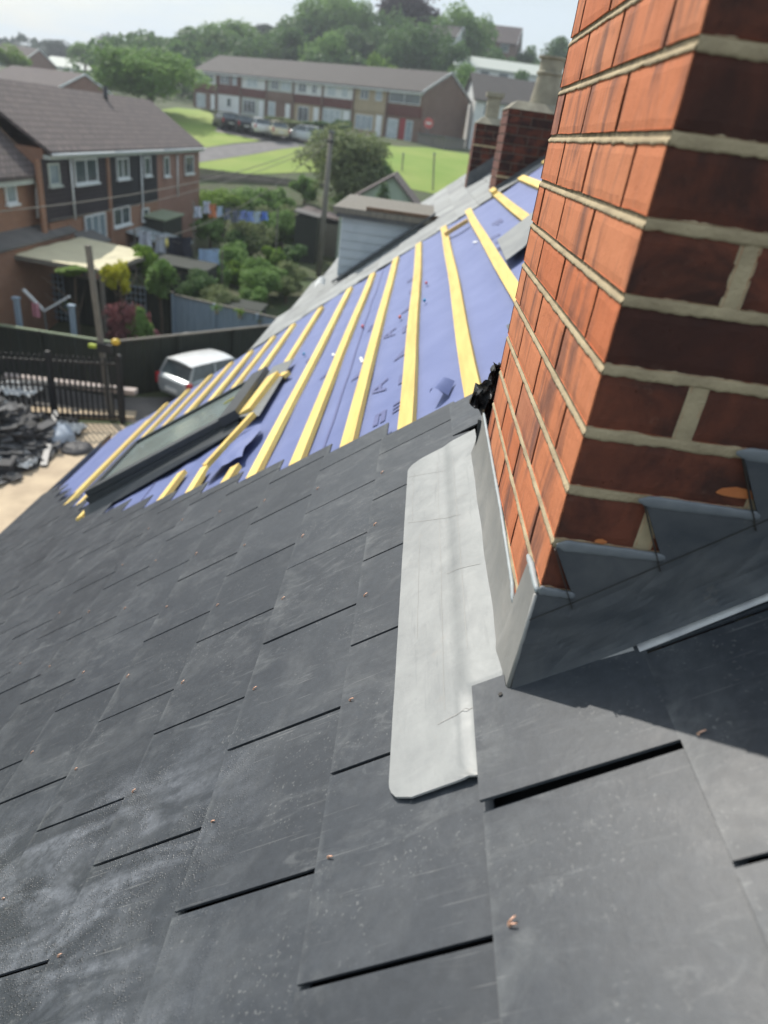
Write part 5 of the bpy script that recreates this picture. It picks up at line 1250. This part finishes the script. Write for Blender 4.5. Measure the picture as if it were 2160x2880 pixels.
# ================================================================== TREES AND SHRUBS
def foliage_mesh(seed, n, leaf, lobes):
    r=random.Random(seed); q=MB(); L=[]
    for i in range(lobes):
        while True:
            c=Vector((r.uniform(-1,1),r.uniform(-1,1),r.uniform(-1,1)))
            if c.length<1: break
        c=c*(c.length**.3)
        rr=r.uniform(.20,.36)
        c=Vector((c.x*.62,c.y*.62,c.z*.58)); 
        L.append((c,rr,r.uniform(0,1)))
    for i in range(n):
        c,rad_,tone=L[r.randrange(lobes)]
        v=Vector((r.gauss(0,1),r.gauss(0,1),r.gauss(0,1))).normalized()
        if v.z<-.3 and r.random()<.5: v.z=-v.z
        rr=rad_*(r.random()**.22)*(1+.35*noise.noise(v*2.5+c*9))
        p=c+v*rr
        nn=(v+Vector((r.gauss(0,.7),r.gauss(0,.7),r.gauss(0,.7)))).normalized()
        a=nn.cross(Vector((r.gauss(0,1),r.gauss(0,1),r.gauss(0,1)))).normalized()*leaf*r.uniform(.6,1.3); b=nn.cross(a).normalized()*leaf*r.uniform(.5,.9)
        q.face([p-a,p-b*.9+a*.2,p+a,p+b],min(1,max(0,tone*.65+r.random()*.35)))
    return q
PROTO={}
def crown(kind, mat, seed):
    key=(kind,mat.name,seed)
    if key not in PROTO:
        n,leaf,lo=dict(big=(11000,.034,44),mid=(6500,.045,30),small=(2200,.085,14),far=(4200,.05,30))[kind]
        PROTO[key]=mesh('crown',foliage_mesh(seed,n,leaf,lo),mat)
    return PROTO[key]
def trunk_mesh(h,r,seed):
    rr=random.Random(seed); q=MB(); q.tube([(0,0,-.3),(.02*h,0,h*.35),(-.01*h,.02*h,h*.7),(0,0,h)],[r,r*.75,r*.55,r*.3],8)
    for i in range(5):
        a=rr.uniform(0,6.28); z=h*rr.uniform(.4,.8); e=Vector((math.cos(a)*h*.35,math.sin(a)*h*.35,z+h*.3)); q.tube([(0,0,z),e*.5+Vector((0,0,z*.5)),e],[r*.4,r*.25,r*.08],6)
    return q
def tree(name,label,pxc,ptop,pbase,wpx,Y,mat,kind='mid',seed=1,group=None,cat='tree',base=None,deep=1.0):
    if cat=='shrub' and not('climber' in label or 'vine' in label or 'maple' in label or Y>80):
        Y=max(20.0,Y-4)
        while Y<70:
            A_=onp(pxc,ptop,1,Y); wm=(onp(pxc+wpx/2,ptop,1,Y)-onp(pxc-wpx/2,ptop,1,Y)).length
            if A_.z-gz(A_.x,Y)<max(.7,min(2.6,wm*.95)): break
            Y+=.25
    T_=onp(pxc,ptop,1,Y); L_=onp(pxc-wpx/2,(ptop+pbase)/2,1,Y); Rr=onp(pxc+wpx/2,(ptop+pbase)/2,1,Y); B_=onp(pxc,pbase,1,Y)
    gzz=gz(T_.x,Y) if base is None else base
    w=(Rr-L_).length*1.12; zb=min(B_.z,T_.z-.3)
    if cat=='tree': zb=min(zb,gzz+.16*(T_.z-gzz))
    elif not('climber' in label or 'vine' in label): zb=min(zb,gzz+.05)
    zc=(T_.z+max(zb,gzz))/2 if zb>gzz else (T_.z+gzz+.15*(T_.z-gzz))/2
    hgt=max(.3,(T_.z-zc)*2.06)
    t=thing(name,(T_.x,Y,gzz),label,cat,group,R_.uniform(0,6.28))
    tr=part('trunk' if cat=='tree' else 'stem', trunk_mesh(max(.3,zc-gzz+hgt*.25),w*.03+.03,seed), S_BARK, t, local=True, smooth=True)
    c=link('crown' if cat=='tree' else 'foliage', crown(kind,mat,seed), t); c.location=(0,0,zc-gzz)
    c.scale=(w/1.62,w/1.62*deep,hgt/1.62)
    return t
TG='trees on the hill behind the far terrace'
tree('broadleaf_tree','big pale green tree behind the row, left of the far terrace',322,100,275,232,78,L_A,'big',31,deep=1.0)
tree('broadleaf_tree','bright green tree at the far left edge of the skyline',20,93,140,80,112,L_C,'mid',2)
tree('broadleaf_tree','rounded grey green tree on the skyline at the left',122,84,132,60,240,L_H,'far',3)
tree('broadleaf_tree','lime green tree just right of the distant rounded tree',180,86,150,78,160,L_A,'mid',4)
tree('broadleaf_tree','tallest blue green tree of the distant ridge on the left',243,76,128,90,260,L_H,'far',5)
tree('broadleaf_tree','blue green tree at the right end of the distant ridge',338,86,128,84,265,L_H,'far',6)
tree('broadleaf_tree','low blue green tree on the skyline beyond the cream house',72,112,134,50,270,L_H,'far',7)
tree('broadleaf_tree','low blue green tree in the middle of the distant ridge',292,92,132,80,262,L_H,'far',8)
tree('broadleaf_tree','yellow green tree between the gable and the big pale tree',205,160,205,90,110,L_C,'mid',9)
tree('broadleaf_tree','tree at the left foot of the wooded hill, by the open sky',425,92,160,110,150,L_A,'mid',10,TG)
tree('broadleaf_tree','tree with the double top where the wooded hill begins',498,36,145,125,150,L_A,'big',11,TG)
tree('broadleaf_tree','rounded tree right behind the left roof of the far terrace',545,72,150,110,140,L_B,'mid',12,TG)
tree('broadleaf_tree','blue green tree in the dip of the wooded skyline',600,44,140,110,190,L_H,'mid',13,TG)
tree('broadleaf_tree','round tree behind the middle of the far terrace roof',640,60,150,130,140,L_B,'mid',14,TG)
tree('broadleaf_tree','tall pale tree at the top of the wooded hill, left of the notch',712,-22,130,150,165,L_A,'big',15,TG)
tree('broadleaf_tree','tall pale tree at the hilltop just left of the sky notch',772,-30,130,90,160,L_A,'big',16,TG)
tree('broadleaf_tree','lower rounded tree under the tall pale ones',718,68,160,120,135,L_A,'mid',17,TG)
tree('broadleaf_tree','dark tree right of the sky notch on the hill',850,10,170,110,150,L_B,'big',18,TG)
tree('broadleaf_tree','copper leaved tree at the top edge of the photo',905,-40,90,170,165,L_F,'big',19,TG)
tree('broadleaf_tree','wide dark green tree behind the right half of the terrace roof',905,35,190,170,138,L_B,'big',20,TG)
tree('broadleaf_tree','airy green tree right of the copper leaved one',1010,-10,150,150,150,L_A,'big',21,TG)
tree('broadleaf_tree','dark tree beside the white house front on the hill',985,75,190,90,132,L_B,'mid',22,TG)
tree('broadleaf_tree','dark tree under the skyline roof near the chimneys',1075,80,165,100,140,L_B,'mid',23,TG)
tree('broadleaf_tree','small skyline tree left of the big red chimney',1150,98,150,80,170,L_B,'mid',24,TG)
tree('broadleaf_tree','skyline tree touching the big red chimney',1215,75,160,80,160,L_B,'mid',25,TG)
tree('broadleaf_tree','green tree between the brick gable and the white walled house',1015,135,215,95,104,L_A,'mid',26)
tree('broadleaf_tree','dark tree behind the pots of the brick chimneys',1120,150,230,100,118,L_B,'mid',27)
tree('broadleaf_tree','yellow green bushy tree above the right roof of the terrace',815,105,165,90,118,L_C,'mid',28,TG)
tree('broadleaf_tree','wide shadowy tree low on the wooded hill',780,50,160,140,150,L_B,'mid',12,TG)
def wood(name,label,x0,x1,y0,y1,n,leaf,hf,mat,seed):
    r=random.Random(seed); q=MB(); C=[]
    for i in range(int(n/160)):
        x=r.uniform(x0,x1); y=r.uniform(y0,y1); C.append((x,y,r.uniform(.55,1),r.uniform(2.2,4.2)*leaf*1.6,r.random()))
    for i in range(n):
        x,y,hh,rr,tn=C[r.randrange(len(C))]; v=Vector((r.gauss(0,1),r.gauss(0,1),r.gauss(0,1))).normalized(); top=hf(x,y)*hh
        p=Vector((x,y,gz(x,y)+top-rr))+Vector((v.x*rr,v.y*rr,(v.z*rr if v.z>0 else v.z*max(rr,top*.8))))
        a=(v+Vector((r.gauss(0,1),r.gauss(0,1),r.gauss(0,1)))).normalized().cross(Vector((r.gauss(0,1),r.gauss(0,1),r.gauss(0,1)))).normalized()*leaf*r.uniform(.6,1.2); b=a.cross(v+Vector((.01,.02,.03))).normalized()*leaf*.7
        q.face([p-a,p-b,p+a,p+b],min(1,tn*.7+r.random()*.3))
    o=link(name, mesh(name,q,mat)); tag(o,label,'woodland',None,'stuff')
wood('distant_wood','blue green mass of distant woodland along the skyline',-330,-70,270,330,16000,2.0,lambda x,y:9+3*noise.noise(Vector((x*.03,0,0))),L_H,3)
wood('hillside_wood','mass of woodland covering the hill behind the far terrace',-58,34,128,185,26000,.62,lambda x,y:max(4,9.5-abs((x+10)/60)**2*5),L_B,4)
# willow by the pole
tree('willow_tree','broad grey green willow behind the telegraph pole',752,270,440,205,53,L_D,'big',31)
tree('willow_tree','dark bushy tree in the shade right of the willow',812,330,440,120,54,L_B,'big',32)
SG='shrubs in the back gardens'
SH=[(500,520,512,575,75,30,L_A,'mid green shrub left of the round bush'),(545,470,465,560,95,33,L_D,'olive shrub under the blue laundry'),(610,505,455,625,95,35,L_A,'tall green shrub beside the telegraph pole'),(640,440,440,500,70,39,L_D,'grey green bush at the foot of the pole'),(470,600,560,625,70,28,L_A,'dark leaved shrub in front of the light blue sheet'),(520,590,560,610,60,28,L_C,'fresh green shrub in the middle of the gardens'),(575,600,552,640,90,27.6,L_A,'large round green shrub near the roof edge'),(470,650,615,665,90,26.9,L_D,'white flowering shrub over the blue fence'),(620,640,598,665,60,27.5,L_D,'silvery shrub tucked against the neighbour eaves'),(480,415,405,440,110,42,L_C,'light green hedge mass behind the far laundry'),(560,420,400,455,110,43,L_A,'green hedge mass right of the far laundry'),(525,480,494,540,70,31,L_B,'dark clipped round bush beside the yellow parasol'),(630,560,520,640,70,30,L_B,'dark shrub below the telegraph pole'),(430,400,398,430,60,44,L_A,'low bush by the corner of the end house'),(660,400,380,420,60,46,L_A,'bush under the left side of the willow'),
 (560,600,572,632,90,30,L_A,'broad green bush behind the blue painted fence'),(625,585,562,620,80,31,L_D,'silvery green bush by the neighbouring eaves'),(500,555,530,585,80,31,L_A,'leafy bush right of the light blue sheet'),(650,500,470,540,60,36,L_A,'green bush in front of the dark shed'),(430,640,612,660,60,29,L_C,'low bright bush behind the trellis fence'),
 (575,470,448,520,80,37,L_D,'olive bush beside the foot of the telegraph pole'),(455,500,470,545,70,34,L_A,'mid green bush between the two washing lines'),(585,560,530,600,70,29.5,L_C,'pale green bush beneath the tall green shrub'),(440,470,445,500,50,40,L_C,'bright bush under the white blouse'),(540,640,612,668,70,26.8,L_A,'bushy green shrub leaning over the blue fence'),(375,470,455,500,50,38,L_B,'dark bush by the wall of the end house'),(600,430,408,460,70,44,L_A,'green bush beyond the bright blue cloth'),(690,520,495,580,50,33,L_D,'grey olive bush left of the dormer'),
 (160,690,632,740,62,22.6,L_C,'bright green round bush between the pale posts'),(300,700,655,742,60,23.5,L_A,'low green plant under the red maple'),(345,560,548,640,75,26.3,L_A,'leafy climber on the right corner of the awning'),(408,600,570,640,60,27.5,L_B,'dark shrub right of the awning'),(430,600,585,640,90,28.3,L_B,'deep green shrub below the black cloth'),(390,520,520,545,40,33.5,L_E,'yellow flowering shrub behind the black cloth')]
for i,(px,py,tp1,bt,w,Y,mt,lb) in enumerate(SH): tree('garden_shrub',lb,px,tp1,bt,w,Y,mt,'small' if w<80 else 'mid',40+i%6,SG,'shrub')
tree('maple_shrub','dusky red maple in front of the dark fence',262,648,745,95,23.6,L_G,'mid',50,None,'shrub')
tree('garden_shrub','yellow flowering climber on the near corner of the awning',253,560,640,62,23.4,L_E,'small',43,SG,'shrub')
tree('garden_shrub','thin yellow climber along the front of the awning',160,575,600,80,23.8,L_C,'small',44,SG,'shrub')
tree('garden_shrub','yellow green vine on the far side of the awning',310,525,600,60,27.9,L_C,'small',45,SG,'shrub')
# conifer by the garage
P=onp(832,392,1,40); Bz=onp(832,450,1,40); t=thing('conifer',(P.x,40,-7.4),'little dark conifer in front of the pale green garage','tree'); 
q=MB(); q.tube([(P.x,40,-7.4),(P.x,40,P.z)],[.12,.02],6); part('trunk', q, S_BARK, t)
q=MB(); r=random.Random(5); H_=P.z-(-6.6)
for i in range(2600):
    s=r.random()**.7; z=P.z-s*H_; R0_=.15+1.5*s*(1-.25*math.sin(s*28)); a=r.uniform(0,6.28); rr=R0_*r.uniform(.3,1)
    p=Vector((P.x+rr*math.cos(a),40+rr*math.sin(a),z-.15*rr)); d=Vector((math.cos(a),math.sin(a),-.25))*.16; b=Vector((-math.sin(a),math.cos(a),r.uniform(-.5,.5)))*.05; q.face([p-d,p-b,p+d,p+b],r.random())
part('crown', q, L_B, t)
tree('garden_shrub','bright yellow green hedge below the conifer',790,418,455,140,38,L_C,'mid',46,SG,'shrub')
tree('garden_shrub','yellow green hedge right of the conifer',880,425,460,90,38,L_C,'small',41,SG,'shrub')
tree('garden_shrub','column of green leaves left of the dormer',728,470,560,35,30,L_A,'small',42,SG,'shrub')
for i,(px,py,w,lb) in enumerate([(520,262,60,'low garden hedge in front of the third terrace house'),(640,268,80,'front garden bushes before the fifth terrace house'),(700,275,90,'front garden bushes before the sixth terrace house'),(590,262,50,'front garden bush beside the yellow porch'),(745,270,60,'small tree before the seventh terrace house'),(462,250,60,'dark hedge before the second terrace house')]):
    tree('garden_shrub',lb,px,py-12,py+14,w,84-.0*i+(6 if px<560 else 0),L_D if i%2 else L_B,'small',40+i,'front gardens of the far terrace','shrub')

# ================================================================== AIR
hz=MB(); hz.box(-305,345,-82,601,-12,46)
m=bpy.data.materials.new('haze'); m.use_nodes=True; nt=m.node_tree; nt.nodes.clear(); o_=nt.nodes.new('ShaderNodeOutputMaterial'); pv=nt.nodes.new('ShaderNodeVolumePrincipled')
pv.inputs['Color'].default_value=(.86,.92,1,1); pv.inputs['Density'].default_value=.0008; pv.inputs['Anisotropy'].default_value=.3; nt.links.new(pv.outputs[0],o_.inputs['Volume'])
tag(link('haze', mesh('haze',hz,m)),kind='stuff')
# ================================================================== CAMERA, SUN, SKY
cam=bpy.data.cameras.new('camera'); co=bpy.data.objects.new('camera',cam); COL.objects.link(co)
mw=Matrix((CR,CU,-_f)).transposed().to_4x4(); co.matrix_world=mw
cam.sensor_fit='VERTICAL'; cam.sensor_height=36; cam.sensor_width=27; cam.lens=F_PX/2880*36; cam.clip_start=.02; cam.clip_end=3000
cam.dof.use_dof=True; cam.dof.focus_distance=1.30; cam.dof.aperture_fstop=3.2
sc.camera=co
EL=rad(47); AZ=math.atan2(-.66,.75)
sd=Vector((math.sin(AZ)*math.cos(EL),math.cos(AZ)*math.cos(EL),math.sin(EL)))
sun=bpy.data.lights.new('sun','SUN'); so=bpy.data.objects.new('sun',sun); COL.objects.link(so)
so.rotation_euler=sd.to_track_quat('Z','Y').to_euler(); sun.energy=4.0; sun.angle=rad(.6); sun.color=(1,.95,.87)
w=bpy.data.worlds.new('World'); sc.world=w; w.use_nodes=True; nt=w.node_tree; nt.nodes.clear()
out=nt.nodes.new('ShaderNodeOutputWorld'); bg=nt.nodes.new('ShaderNodeBackground'); sky=nt.nodes.new('ShaderNodeTexSky')
sky.sky_type='NISHITA'; sky.sun_disc=False; sky.sun_elevation=EL; sky.sun_rotation=AZ; sky.air_density=1.3; sky.dust_density=2.5
tc=nt.nodes.new('ShaderNodeTexCoord'); mp=nt.nodes.new('ShaderNodeMapping'); mp.inputs['Scale'].default_value=(1.2,1.2,5.5); nt.links.new(tc.outputs['Generated'],mp.inputs[0])
n1=nt.nodes.new('ShaderNodeTexNoise'); n1.inputs['Scale'].default_value=2.2; n1.inputs['Detail'].default_value=7; n1.inputs['Roughness'].default_value=.55; nt.links.new(mp.outputs[0],n1.inputs['Vector'])
cr=nt.nodes.new('ShaderNodeValToRGB'); cr.color_ramp.elements[0].position=.30; cr.color_ramp.elements[0].color=(.25,.25,.25,1); cr.color_ramp.elements[1].position=.62; cr.color_ramp.elements[1].color=(.92,.92,.92,1); nt.links.new(n1.outputs['Fac'],cr.inputs[0])
mx=nt.nodes.new('ShaderNodeMix'); mx.data_type='RGBA'; nt.links.new(cr.outputs[0],mx.inputs[0]); nt.links.new(sky.outputs[0],mx.inputs[6]); mx.inputs[7].default_value=(5.7,6.5,7.15,1)
nt.links.new(mx.outputs[2],bg.inputs[0]); bg.inputs[1].default_value=.125; nt.links.new(bg.outputs[0],out.inputs[0])
sc.render.engine='CYCLES'; sc.render.resolution_x=768; sc.render.resolution_y=1024
sc.view_settings.view_transform='Standard'; sc.view_settings.look='None'; sc.view_settings.exposure=.12; sc.view_settings.gamma=1
